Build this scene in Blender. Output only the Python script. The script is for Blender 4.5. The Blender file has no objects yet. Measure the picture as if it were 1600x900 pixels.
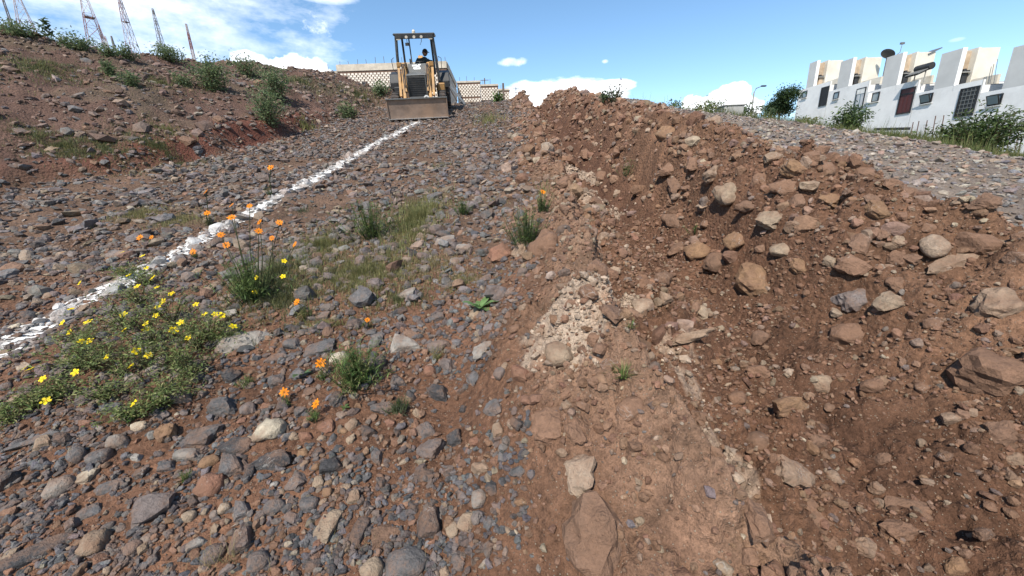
import bpy, bmesh, math, random
import numpy as np
from mathutils import Vector, Matrix
random.seed(7); RNG = np.random.default_rng(11)
S = bpy.context.scene; COL = S.collection
rad = math.radians

# ------------------------------------------------------------------ camera
FPX = 600.0; PITCH = rad(15.95); ROLL = rad(1.9); CAM = np.array([0, 0, 1.6])
_F = np.array([0, math.cos(PITCH), -math.sin(PITCH)]); _R0 = np.array([1., 0, 0]); _U0 = np.array([0, math.sin(PITCH), math.cos(PITCH)])
_R = math.cos(ROLL)*_R0 - math.sin(ROLL)*_U0; _U = math.sin(ROLL)*_R0 + math.cos(ROLL)*_U0
cd = bpy.data.cameras.new('camera'); cam = bpy.data.objects.new('camera', cd); COL.objects.link(cam)
cd.sensor_fit = 'HORIZONTAL'; cd.sensor_width = 36; cd.lens = 36*FPX/1600; cd.clip_start = .05; cd.clip_end = 3000
M4 = Matrix.Identity(4)
for i in range(3):
    M4[i][0] = _R[i]; M4[i][1] = _U[i]; M4[i][2] = -_F[i]; M4[i][3] = CAM[i]
cam.matrix_world = M4; S.camera = cam

def ray(x, y): return _F + _R*(x-800)/FPX + _U*(450-y)/FPX
def plane_pt(x, y, dz=0.0, s=.26):
    d = ray(x, y); t = (dz-1.6)/(d[2]-s*d[1]); return CAM + t*d
def at_x(x, y, X): d = ray(x, y); return CAM + d*X/d[0]
def at_y(x, y, Y): d = ray(x, y); return CAM + d*Y/d[1]

# ------------------------------------------------------------------ light
SUN_DIR = np.array([-.29, -.62, .84]); SUN_DIR /= np.linalg.norm(SUN_DIR)
S.view_settings.view_transform = 'Standard'; S.view_settings.look = 'None'
S.view_settings.exposure = 0.74; S.view_settings.gamma = 1.0
sl = bpy.data.lights.new('sun', 'SUN'); sl.energy = 4.2; sl.angle = rad(.55); sl.color = (1, .93, .82)
so = bpy.data.objects.new('sun', sl); COL.objects.link(so)
so.rotation_euler = Vector(SUN_DIR).to_track_quat('Z', 'Y').to_euler()

def make_world():
    w = bpy.data.worlds.new('World'); S.world = w; w.use_nodes = True
    nt = w.node_tree; N = nt.nodes; L = nt.links; N.clear()
    out = N.new('ShaderNodeOutputWorld'); bg = N.new('ShaderNodeBackground'); bg.inputs[1].default_value = .135
    L.new(bg.outputs[0], out.inputs[0])
    sky = N.new('ShaderNodeTexSky'); sky.sky_type = 'NISHITA'; sky.sun_disc = False
    sky.sun_elevation = math.asin(SUN_DIR[2]); sky.sun_rotation = math.atan2(SUN_DIR[0], SUN_DIR[1])
    sky.air_density = 1.0; sky.dust_density = .25; sky.ozone_density = 1.3; sky.altitude = 1800
    tc = N.new('ShaderNodeTexCoord'); sep = N.new('ShaderNodeSeparateXYZ'); L.new(tc.outputs['Generated'], sep.inputs[0])
    def m(op, a, b=None, c=None, clamp=False):
        n = N.new('ShaderNodeMath'); n.operation = op; n.use_clamp = clamp
        for i, v in enumerate((a, b, c)):
            if v is None: continue
            if isinstance(v, (int, float)): n.inputs[i].default_value = v
            else: L.new(v, n.inputs[i])
        return n.outputs[0]
    az = m('ARCTAN2', sep.outputs[0], sep.outputs[1]); el = m('ARCSINE', sep.outputs[2])
    def noise(scale, detail, rough, sx=1, sz=1):
        mp = N.new('ShaderNodeMapping'); mp.inputs['Scale'].default_value = (sx, sx, sz); L.new(tc.outputs['Generated'], mp.inputs[0])
        n = N.new('ShaderNodeTexNoise'); n.inputs['Scale'].default_value = scale; n.inputs['Detail'].default_value = detail
        n.inputs['Roughness'].default_value = rough; L.new(mp.outputs[0], n.inputs['Vector']); return n.outputs['Fac']
    puff = noise(26, 6, .55, 1, 1.2); wisp = noise(7, 8, .62, 1, 2.6); fine = noise(60, 5, .6, 1, 1.5)
    def blob(px, py, wpx, hpx, noi, k, soft, amp=1.0):
        d = ray(px, py); a0 = math.atan2(d[0], d[1]); e0 = math.asin(d[2]/np.linalg.norm(d))
        d2 = ray(px+wpx, py); wa = abs(math.atan2(d2[0], d2[1])-a0); d3 = ray(px, py-hpx); we = abs(math.asin(d3[2]/np.linalg.norm(d3))-e0)
        return blob_a(a0, e0, wa, we, noi, k, soft, amp)
    def blob_a(a0, e0, wa, we, noi, k, soft, amp):
        u = m('DIVIDE', m('SUBTRACT', az, a0), wa); v = m('DIVIDE', m('SUBTRACT', el, e0), we)
        r2 = m('ADD', m('MULTIPLY', u, u), m('MULTIPLY', v, v))
        val = m('ADD', m('SUBTRACT', 1.0, r2), m('MULTIPLY', m('SUBTRACT', noi, .5), k))
        return m('MULTIPLY', m('DIVIDE', val, soft, clamp=True), amp)
    C = [blob(462, 120, 62, 40, puff, 2.2, .30), blob(395, 98, 40, 18, puff, 2.2, .5, .8),
         blob(875, 158, 118, 38, wisp, 2.4, .45), blob(955, 136, 40, 14, wisp, 2.2, .5),
         blob(1120, 172, 80, 30, puff, 2.4, .25), blob(1140, 150, 36, 20, puff, 2.4, .25),
         blob(800, 96, 20, 9, puff, 4.2, 1.6, .9), blob(497, 38, 26, 18, fine, 5.5, 2.2, .6),
         blob(120, -30, 430, 95, wisp, 4.6, 1.9, .72), blob(160, 70, 260, 45, wisp, 4.8, 1.9, .6), blob(330, 55, 120, 40, wisp, 4.4, 1.9, .5),
         blob(500, -5, 60, 12, wisp, 3.0, 1.2, .7), blob(945, 96, 6, 4, puff, 2.5, 1.0, .5), blob(1495, 62, 16, 4, wisp, 2.5, 1.4, .35),
         blob_a(1.9, .16, .3, .09, puff, 2.4, .3, 1), blob_a(2.7, .2, .35, .1, wisp, 3, .8, .9), blob_a(-1.5, .22, .4, .12, wisp, 3.2, 1.2, .8), blob_a(-2.5, .15, .3, .08, puff, 2.4, .3, 1)]
    mask = C[0]
    for c in C[1:]: mask = m('MAXIMUM', mask, c)
    hs = N.new('ShaderNodeHueSaturation'); hs.inputs['Hue'].default_value = .492; hs.inputs['Saturation'].default_value = 1.08; hs.inputs['Value'].default_value = 1.0
    L.new(sky.outputs[0], hs.inputs['Color'])
    cr = N.new('ShaderNodeMix'); cr.data_type = 'RGBA'; cr.inputs[6].default_value = (6.9, 7.3, 7.9, 1); cr.inputs[7].default_value = (9.2, 9.2, 9.3, 1)
    L.new(m('MULTIPLY', m('SUBTRACT', fine, .3), 2.5, clamp=True), cr.inputs[0])
    mx = N.new('ShaderNodeMix'); mx.data_type = 'RGBA'
    L.new(mask, mx.inputs[0]); L.new(hs.outputs[0], mx.inputs[6]); L.new(cr.outputs[2], mx.inputs[7])
    L.new(mx.outputs[2], bg.inputs[0])
make_world()

# ------------------------------------------------------------------ noise
def _hash(ix, iy, seed):
    h = (ix.astype(np.int64)*374761393 + iy.astype(np.int64)*668265263 + seed*1274126177) & 0xFFFFFFFF
    h = ((h ^ (h >> 13))*1274126177) & 0xFFFFFFFF
    return ((h ^ (h >> 16)) & 0xFFFF)/65535.0
def vn(x, y, seed=0):
    ix = np.floor(x); iy = np.floor(y); fx = x-ix; fy = y-iy
    g = []
    for dx in (0, 1):
        for dy in (0, 1):
            a = _hash(ix+dx, iy+dy, seed)*2*np.pi
            g.append(np.cos(a)*(fx-dx)+np.sin(a)*(fy-dy))
    u = fx*fx*fx*(fx*(fx*6-15)+10); v = fy*fy*fy*(fy*(fy*6-15)+10)
    a = g[0]*(1-v)+g[1]*v; b = g[2]*(1-v)+g[3]*v
    return (a*(1-u)+b*u)*1.4
def fbm(x, y, o=4, seed=0, gain=.5):
    r = 0*x; a = 1.
    for k in range(o):
        r = r + a*vn(x, y, seed+k); x = x*2.03+7.1; y = y*2.03-3.7; a *= gain
    return r
def worley(x, y, seed=0):
    ix = np.floor(x); iy = np.floor(y); best = np.full_like(x, 9.); hid = np.zeros_like(x)
    for dx in (-1, 0, 1):
        for dy in (-1, 0, 1):
            cx = ix+dx; cy = iy+dy
            px = cx+_hash(cx, cy, seed); py = cy+_hash(cx, cy, seed+5)
            d = (px-x)**2+(py-y)**2; b = d < best
            best = np.where(b, d, best); hid = np.where(b, _hash(cx, cy, seed+9), hid)
    return np.sqrt(best), hid
def sstep(a, b, x):
    t = np.clip((x-a)/(b-a), 0, 1); return t*t*(3-2*t)

# ------------------------------------------------------------------ terrain
_ys = np.linspace(-60, 700, 15201)
_sl = .26*(1-sstep(17.5, 25, _ys)) + .004*sstep(20, 28, _ys)
_sl = np.where(_ys < -4, .26*sstep(-16, -4, _ys), _sl)
_bz = np.cumsum(_sl)*(_ys[1]-_ys[0]); _bz -= np.interp(0, _ys, _bz)
def base(y): return np.interp(y, _ys, _bz)
def line_from_px(pts):
    return np.array(sorted([(p[1], p[0], dz) for (x, y, dz) in pts for p in [plane_pt(x, y, dz)]]))
LIP = line_from_px([(832, 172, .18), (862, 250, .22), (900, 330, .34), (945, 408, .56), (1000, 500, .56), (1055, 585, .52), (1135, 720, .46), (1235, 850, .38)])
FLO = line_from_px([(858, 190, -.5), (905, 258, -.65), (958, 335, -.72), (1020, 405, -.7), (1088, 478, -.6), (1225, 650, -.42), (1400, 865, -.32)])
CRE = line_from_px([(890, 158, .35), (1000, 178, .5), (1100, 214, .56), (1200, 257, .56), (1290, 298, .5), (1400, 342, .42), (1600, 408, .32)])
FOOT = line_from_px([(0, 300, 0), (200, 272, 0), (350, 242, 0), (450, 214, 0), (560, 178, 0)])
EDGE = line_from_px([(1040, 168, -.1), (1240, 192, -.12), (1440, 222, -.15), (1600, 250, -.2)])
_bc = []
for (x, y, Y) in [(0, 52, 12), (100, 67, 13), (200, 88, 14.5), (300, 97, 16), (400, 103, 18), (520, 116, 22)]:
    p = at_y(x, y, Y); _bc.append((Y, p[0], p[2]-float(base(Y))))
BCR = np.array([(2, -15.5, 2.5), (7, -14.6, 2.7)] + _bc + [(28, -9.5, .8), (40, -14, .3), (90, -30, .2)])
def _i(A, y, c): return np.interp(y, A[:, 0], A[:, c])
def knots(y):
    lipx = _i(LIP, y, 1); lipz = _i(LIP, y, 2); fx = np.maximum(_i(FLO, y, 1), lipx+.3); fz = _i(FLO, y, 2)
    cx = np.maximum(_i(CRE, y, 1), fx+.9); cz = _i(CRE, y, 2)
    end = 1-sstep(21, 27, y)                      # the trench and its spoil end on the crown of the hill
    lipz = lipz*end; fz = fz*end; cz = cz*(1-sstep(14.5, 22, y))+.12*end
    ftx = _i(FOOT, y, 1); bx = np.minimum(_i(BCR, y, 1), ftx-1.5); bzz = _i(BCR, y, 2)
    ex = np.maximum(_i(EDGE, y, 1), cx+1.4); ez = _i(EDGE, y, 2)
    b = base(y)
    hz = np.interp(y, [-60, 0, 10, 26, 47, 70, 700], [-10, -2.6, -.9, 2.1, 6.5, 7.5, 8.5])-b
    dipz = np.where(y < 22, ez-.75, np.minimum(ez-.5, (ez+hz)/2)); one = np.ones_like(y)
    cut = .3*np.exp(-((y-10)/3.5)**2)+.12
    X = [bx-70, bx-8, bx-1.2, bx, bx*.45+ftx*.55, ftx-.35, ftx, (ftx+lipx)/2, lipx-.85, lipx-.34, lipx-.03, np.minimum(lipx+.2, fx-.05), fx+.12, fx+.2+(cx-fx)*.2, fx+(cx-fx)*.6, cx-.1, cx+.5, cx+1.15, ex, ex+2.5, 33*one, 46*one, 140*one]
    Z = [bzz-2.5, bzz-.9, bzz-.12, bzz, bzz*.52+.1, cut+.05, 0*one, -.06*one, .0*one, lipz*.62, lipz, fz*.6, fz, fz*.5+.02, cz*.5, cz, cz*.75, -.02*one, ez, dipz, hz, hz-1, hz-6]
    X = np.array(X); X = np.maximum.accumulate(X, axis=0)
    for k in range(1, len(X)): X[k] = np.maximum(X[k], X[k-1]+.02)
    return X, np.array(Z), dict(lip=lipx, flo=fx, cre=cx, foot=ftx, bcr=bx, edge=ex)
def smooth_h(x, y):
    wob = .12*vn(x*.0+y*.8, y*.3+3, 3)
    X, Z, K = knots(y); xx = x+wob*np.clip((8-np.abs(x))/8, 0, 1)
    h = np.where(xx <= X[0], Z[0], Z[-1])
    for k in range(len(X)-1):
        t = (xx-X[k])/(X[k+1]-X[k]); s = np.clip(t, 0, 1); s = .55*s+.45*s*s*(3-2*s)
        h = np.where((t >= 0) & (t < 1), Z[k]*(1-s)+Z[k+1]*s, h)
    h = h+.75*np.exp(-((x+5.3)/1.1)**2-((y-20.2)/1.4)**2)      # heap of dark earth beside the digger
    return base(y)+h, K
def zones(x, y, K):
    j = .25*fbm(x*.9, y*.9, 3, 21)
    soil = sstep(-.75, -.15, x-K['lip']+j*1.5)*(1-sstep(.55, 1.1, x-K['cre']+j*2))
    bank = 1-sstep(-.5, .15, x-K['foot']+j*1.6)
    rgrav = sstep(.55, 1.1, x-K['cre']+j*2)
    return soil, bank, rgrav
def height(x, y):
    x = np.asarray(x, float); y = np.asarray(y, float)
    h, K = smooth_h(x, y); soil, bank, rg = zones(x, y, K)
    far = np.hypot(x, y); near = 1-sstep(30, 70, far); fin = 1-sstep(9, 20, far)
    lane = np.clip(1-soil-bank, 0, 1)
    h = h + near*lane*(.035*fbm(x*1.6, y*1.6, 3, 31)+.010*fbm(x*9, y*9, 2, 35)*fin)
    h = h + near*bank*(.16*fbm(x*.7, y*.7, 4, 41)+.05*fbm(x*3, y*3, 3, 45))
    w1, q1 = worley(x*2.3, y*2.3, 51); w2, q2 = worley(x*5.2+.3*vn(x*4, y*4, 8), y*5.2, 55); w3, q3 = worley(x*15, y*15, 58)
    lump = .24*np.clip(.55-w1, 0, 1)*(q1 > .45)*(.4+q1) + .12*np.clip(.55-w2, 0, 1)*(q2 > .3)*(.5+q2) + .07*np.clip(.5-w3, 0, 1)*(q3 > .35)*fin
    t = (x-K['flo'])/(K['cre']-K['flo'])
    smoothface = np.exp(-((t-.30)/.28)**2)*(1-sstep(4.5, 7.5, y))       # the face the bucket scraped clean
    streak = .045*vn(x*2.2-y*.9, y*9+x*3.2, 61)*smoothface
    h = h + near*soil*((.085*fbm(x*1.7, y*1.7, 4, 65)+.035*np.abs(fbm(x*5, y*5, 3, 69)))*(1-.45*smoothface)+lump*(1-.35*smoothface)+streak+.022*fbm(x*16, y*16, 3, 73, .6)*fin)
    return h
def hgt(x, y): return float(height(np.array([x]), np.array([y]))[0])
_T = np.geomspace(.6, 90, 700)
def ground(px, py, dz=0.0):
    d = ray(px, py); P = CAM[None]+_T[:, None]*d[None]
    g = height(P[:, 0], P[:, 1])+dz-P[:, 2]; i = int(np.argmax(g > 0))
    if g[i] <= 0: i = len(_T)-1
    if i == 0: t = _T[0]
    else: t = _T[i-1]+(_T[i]-_T[i-1])*(-g[i-1])/(g[i]-g[i-1])
    return CAM+t*d, t
LIME = [(905, 268, .42, .42), (935, 322, .34, .3), (895, 482, .20, .20), (950, 445, .13, .13), (985, 470, .10, .12), (915, 530, .14, .12), (1075, 600, .07, .16), (1110, 690, .06, .12), (1060, 560, .08, .1), (1150, 745, .05, .1), (1040, 540, .08, .08)]
LIMEW = [(ground(a, b)[0], c, d) for a, b, c, d in LIME]
def albedo(x, y):
    h, K = smooth_h(x, y); soil, bank, rg = zones(x, y, K)
    def c3(c): return np.array(c)[None, :]*np.ones((len(x), 1))
    n = fbm(x*1.3, y*1.3, 4, 81)[:, None]; n2 = fbm(x*.45, y*.45, 3, 91)[:, None]; n3 = fbm(x*5, y*5, 3, 95)[:, None]
    lane = c3((.140, .088, .061))*(1+.35*n)
    nearred = (1-sstep(2.6, 4.2, y))[:, None]
    lane = lane*(1-nearred*.8)+c3((.170, .086, .052))*(1+.3*n)*nearred*.8
    so = c3((.186, .104, .064))*(1+.34*n+.22*n3)
    fary = sstep(5, 12, y)[:, None]
    so = so*(1-fary*.6)+c3((.158, .083, .056))*(1+.25*n)*fary*.6
    dark_soil = (np.exp(-((x-K['flo']-.05)/.36)**2)*.95+.5*sstep(.1, .6, n2[:, 0]+.5*n[:, 0]))[:, None]; dark_soil = np.clip(dark_soil*(1+.8*n3), 0, .85)     # darker brown along the trench bottom and in patches of the heap
    so = so*(1-dark_soil)+c3((.090, .047, .032))*dark_soil
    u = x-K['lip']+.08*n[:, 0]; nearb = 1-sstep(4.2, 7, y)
    dry = (sstep(-.75, -.3, u)*(1-sstep(.0, .10, u))*nearb)[:, None]*.8; dark_cut = (sstep(.02, .14, u)*(1-sstep(.3, 1.6, x-K['flo']+.5*n[:, 0]))*nearb)[:, None]*.75
    so = so*(1-dark_cut)+c3((.134, .070, .043))*(1+.3*n+.25*n3)*dark_cut; so = so*(1-dry)+c3((.255, .160, .108))*(1+.25*n+.3*n3)*dry      # lighter tan band on the berm, darker brown band in the cut beside it
    gr = c3((.19, .152, .125))*(1+.25*n)
    bk = c3((.122, .074, .057))*(1+.3*n)
    ol = sstep(-.05, .5, n2+.5*n)*.45
    bk = bk*(1-ol)+c3((.105, .092, .060))*ol
    redc = (np.exp(-((x-K['foot']+.3)/.35)**2)*np.exp(-((y-10)/4)**2))[:, None]
    c = lane*(1-rg[:, None])+gr*rg[:, None]
    c = c*(1-soil[:, None])+so*soil[:, None]
    c = c*(1-bank[:, None])+bk*bank[:, None]
    redc = np.clip(redc*(1.1+1.2*n), 0, .9); c = c*(1-redc)+c3((.135, .050, .035))*redc
    far = sstep(1, 5, x-K['edge'])[:, None]; c = c*(1-far)+c3((.10, .095, .045))*far
    for k, (P, rx, ry) in enumerate(LIMEW):
        q = ((x-P[0])/rx)**2+((y-P[1])/ry)**2
        mk = sstep(1.7, .7, q+.9*n[:, 0]+1.4*n3[:, 0])[:, None]*(.85 if k < 6 else .5)
        c = c*(1-mk)+c3((.44, .34, .26))*mk
    xy = np.stack([x, y], 1); cdm = chalk_dist(xy); mk = np.clip(1.3-cdm/.14+.6*n3[:, 0], 0, 1)[:, None]*.7; c = c*(1-mk)+c3((.62, .61, .59))*mk
    return np.clip(c, .01, .9)

# ------------------------------------------------------------------ materials
def new_mat(name):
    m = bpy.data.materials.new(name); m.use_nodes = True; nt = m.node_tree
    b = nt.nodes['Principled BSDF']; return m, nt, nt.nodes, nt.links, b
def tex_noise(nt, vec, scale, detail=4, rough=.55):
    n = nt.nodes.new('ShaderNodeTexNoise'); n.inputs['Scale'].default_value = scale; n.inputs['Detail'].default_value = detail
    n.inputs['Roughness'].default_value = rough; nt.links.new(vec, n.inputs['Vector']); return n.outputs['Fac']
def ramp(nt, fac, a, b, va=0., vb=1.):
    n = nt.nodes.new('ShaderNodeMapRange'); nt.links.new(fac, n.inputs[0]); n.inputs[1].default_value = a; n.inputs[2].default_value = b
    n.inputs[3].default_value = va; n.inputs[4].default_value = vb; return n.outputs[0]
def mixc(nt, fac, a, b, mode='MIX'):
    n = nt.nodes.new('ShaderNodeMix'); n.data_type = 'RGBA'; n.blend_type = mode
    for s, v in ((0, fac), (6, a), (7, b)):
        if isinstance(v, (tuple, list)): n.inputs[s].default_value = (*v, 1)
        elif isinstance(v, (int, float)): n.inputs[s].default_value = v
        else: nt.links.new(v, n.inputs[s])
    return n.outputs[2]
def mulv(nt, col, val):
    n = nt.nodes.new('ShaderNodeVectorMath'); n.operation = 'SCALE'; nt.links.new(col, n.inputs[0]); nt.links.new(val, n.inputs[3]); return n.outputs[0]
def add_bump(nt, b, hs, dist, strength):
    n = nt.nodes.new('ShaderNodeBump'); n.inputs['Strength'].default_value = strength; n.inputs['Distance'].default_value = dist
    nt.links.new(hs, n.inputs['Height']); nt.links.new(n.outputs[0], b.inputs['Normal'])
def mth(nt, op, a, b):
    n = nt.nodes.new('ShaderNodeMath'); n.operation = op
    for i, v in enumerate((a, b)):
        if isinstance(v, (int, float)): n.inputs[i].default_value = v
        else: nt.links.new(v, n.inputs[i])
    return n.outputs[0]
def wpos(nt):
    return nt.nodes.new('ShaderNodeNewGeometry').outputs['Position']
def attr(nt, name='Col'):
    n = nt.nodes.new('ShaderNodeAttribute'); n.attribute_name = name; return n.outputs['Color']
def soil_mat():
    m, nt, N, L, b = new_mat('soil'); p = wpos(nt); c = attr(nt)
    n1 = tex_noise(nt, p, 38, 5, .65); n2 = tex_noise(nt, p, 7, 4, .6); n3 = tex_noise(nt, p, 150, 3, .7)
    c = mulv(nt, c, ramp(nt, n1, .3, .7, .68, 1.32)); c = mulv(nt, c, ramp(nt, n2, .3, .7, .8, 1.2)); c = mulv(nt, c, ramp(nt, n3, .3, .7, .75, 1.25))
    v = N.new('ShaderNodeTexVoronoi'); v.inputs['Scale'].default_value = 95; L.new(p, v.inputs['Vector'])
    sepc = N.new('ShaderNodeSeparateColor'); L.new(v.outputs['Color'], sepc.inputs[0])
    sp = mth(nt, 'MULTIPLY', ramp(nt, sepc.outputs[0], .80, .84), ramp(nt, v.outputs['Distance'], .30, .22))
    c = mixc(nt, mth(nt, 'MULTIPLY', sp, .75), c, (.36, .29, .22))
    L.new(c, b.inputs['Base Color']); b.inputs['Roughness'].default_value = .95; b.inputs['Specular IOR Level'].default_value = .15
    hsum = mth(nt, 'ADD', mth(nt, 'MULTIPLY', n1, 1.0), mth(nt, 'ADD', mth(nt, 'MULTIPLY', n3, .45), mth(nt, 'MULTIPLY', sp, .5)))
    v2 = N.new('ShaderNodeTexVoronoi'); v2.inputs['Scale'].default_value = 26; L.new(p, v2.inputs['Vector'])
    hsum = mth(nt, 'ADD', hsum, mth(nt, 'MULTIPLY', v2.outputs['Distance'], -.9))
    add_bump(nt, b, hsum, .034, .9); return m
def rock_mat(name, per_object):
    m, nt, N, L, b = new_mat(name); p = wpos(nt)
    c = N.new('ShaderNodeObjectInfo').outputs['Color'] if per_object else attr(nt)
    n1 = tex_noise(nt, p, 22, 5, .65); n2 = tex_noise(nt, p, 75, 4, .7); n3 = tex_noise(nt, p, 9, 3, .5)
    c = mulv(nt, c, ramp(nt, n1, .3, .7, .7, 1.3)); c = mulv(nt, c, ramp(nt, n2, .3, .7, .78, 1.22))
    dust = mth(nt, 'MULTIPLY', ramp(nt, mth(nt, 'ADD', mth(nt, 'MULTIPLY', n3, .6), mth(nt, 'MULTIPLY', n2, .4)), .44, .6), .7 if per_object else .5)
    c = mixc(nt, dust, c, (.188, .108, .069))
    if per_object:
        v = N.new('ShaderNodeTexVoronoi'); v.feature = 'DISTANCE_TO_EDGE'; v.inputs['Scale'].default_value = 7
        wv = N.new('ShaderNodeVectorMath'); wv.operation = 'ADD'; nn = N.new('ShaderNodeTexNoise'); nn.inputs['Scale'].default_value = 9; L.new(p, nn.inputs['Vector'])
        L.new(p, wv.inputs[0]); L.new(nn.outputs['Color'], wv.inputs[1]); L.new(wv.outputs[0], v.inputs['Vector'])
        vein = mth(nt, 'MULTIPLY', ramp(nt, v.outputs['Distance'], .035, .008), ramp(nt, tex_noise(nt, p, 6, 3, .6), .56, .64))
        c = mixc(nt, mth(nt, 'MULTIPLY', vein, .4), c, (.42, .40, .37))
    L.new(c, b.inputs['Base Color']); b.inputs['Roughness'].default_value = .82; b.inputs['Specular IOR Level'].default_value = .3
    n4 = tex_noise(nt, p, 180, 3, .7)
    add_bump(nt, b, mth(nt, 'ADD', mth(nt, 'ADD', n1, mth(nt, 'MULTIPLY', n2, .6)), mth(nt, 'MULTIPLY', n4, .25)), .022, .85); return m
def leaf_mat():
    m, nt, N, L, b = new_mat('leaf'); c = attr(nt)
    c = mulv(nt, c, ramp(nt, tex_noise(nt, wpos(nt), 30, 2, .5), .3, .7, .75, 1.25))
    L.new(c, b.inputs['Base Color']); b.inputs['Roughness'].default_value = .6; b.inputs['Specular IOR Level'].default_value = .25
    tr = N.new('ShaderNodeBsdfTranslucent'); L.new(c, tr.inputs[0]); mx = N.new('ShaderNodeMixShader'); mx.inputs[0].default_value = .38
    L.new(b.outputs[0], mx.inputs[1]); L.new(tr.outputs[0], mx.inputs[2]); L.new(mx.outputs[0], N['Material Output'].inputs[0]); return m
def plain(name, col, rough=.7, metal=0., var=.15, scale=8, dirt=None, dirt_amt=.4, bump=0.):
    m, nt, N, L, b = new_mat(name); p = wpos(nt); n1 = tex_noise(nt, p, scale, 5, .6)
    rgb = N.new('ShaderNodeRGB'); rgb.outputs[0].default_value = (*col, 1)
    c = mulv(nt, rgb.outputs[0], ramp(nt, n1, .3, .7, 1-var, 1+var))
    if dirt: c = mixc(nt, mth(nt, 'MULTIPLY', ramp(nt, tex_noise(nt, p, scale*.45, 6, .65), .45, .65), dirt_amt), c, dirt)
    L.new(c, b.inputs['Base Color']); b.inputs['Roughness'].default_value = rough; b.inputs['Metallic'].default_value = metal
    if bump: add_bump(nt, b, tex_noise(nt, p, scale*5, 4, .6), .01, bump)
    return m
SOIL = soil_mat(); ROCK = rock_mat('rock_scatter', False); ROCKO = rock_mat('rock_single', True); LEAF = leaf_mat()

# ------------------------------------------------------------------ object helpers
def tag(o, label=None, cat=None, group=None, kind=None):
    if label: o['label'] = label
    if cat: o['category'] = cat
    if group: o['group'] = group
    if kind: o['kind'] = kind
    return o
def empty(name, loc, rz=0., label=None, cat=None, group=None):
    o = bpy.data.objects.new(name, None); COL.objects.link(o); o.location = loc; o.rotation_euler.z = rz; o.empty_display_size = .2
    return tag(o, label, cat, group)
def link(name, me, mat=None, parent=None, loc=None):
    o = bpy.data.objects.new(name, me); COL.objects.link(o)
    if mat is not None and not me.materials: me.materials.append(mat)
    if parent: o.parent = parent
    if loc is not None: o.location = loc
    return o
def np_mesh(name, V, Fc, C=None, smooth=False):
    """V (n,3); Fc (m,3) or (m,4) int; C (n,3) point colours"""
    me = bpy.data.meshes.new(name); k = Fc.shape[1]
    me.vertices.add(len(V)); me.vertices.foreach_set('co', np.ascontiguousarray(V, np.float32).ravel())
    me.loops.add(Fc.size); me.loops.foreach_set('vertex_index', np.ascontiguousarray(Fc, np.int32).ravel())
    me.polygons.add(len(Fc)); me.polygons.foreach_set('loop_start', np.arange(0, Fc.size, k, dtype=np.int32))
    me.polygons.foreach_set('use_smooth', np.full(len(Fc), smooth))
    if C is not None:
        a = me.attributes.new('Col', 'FLOAT_COLOR', 'POINT'); c4 = np.ones((len(V), 4), np.float32); c4[:, :3] = C; a.data.foreach_set('color', c4.ravel())
    me.update(calc_edges=True); return me
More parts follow.
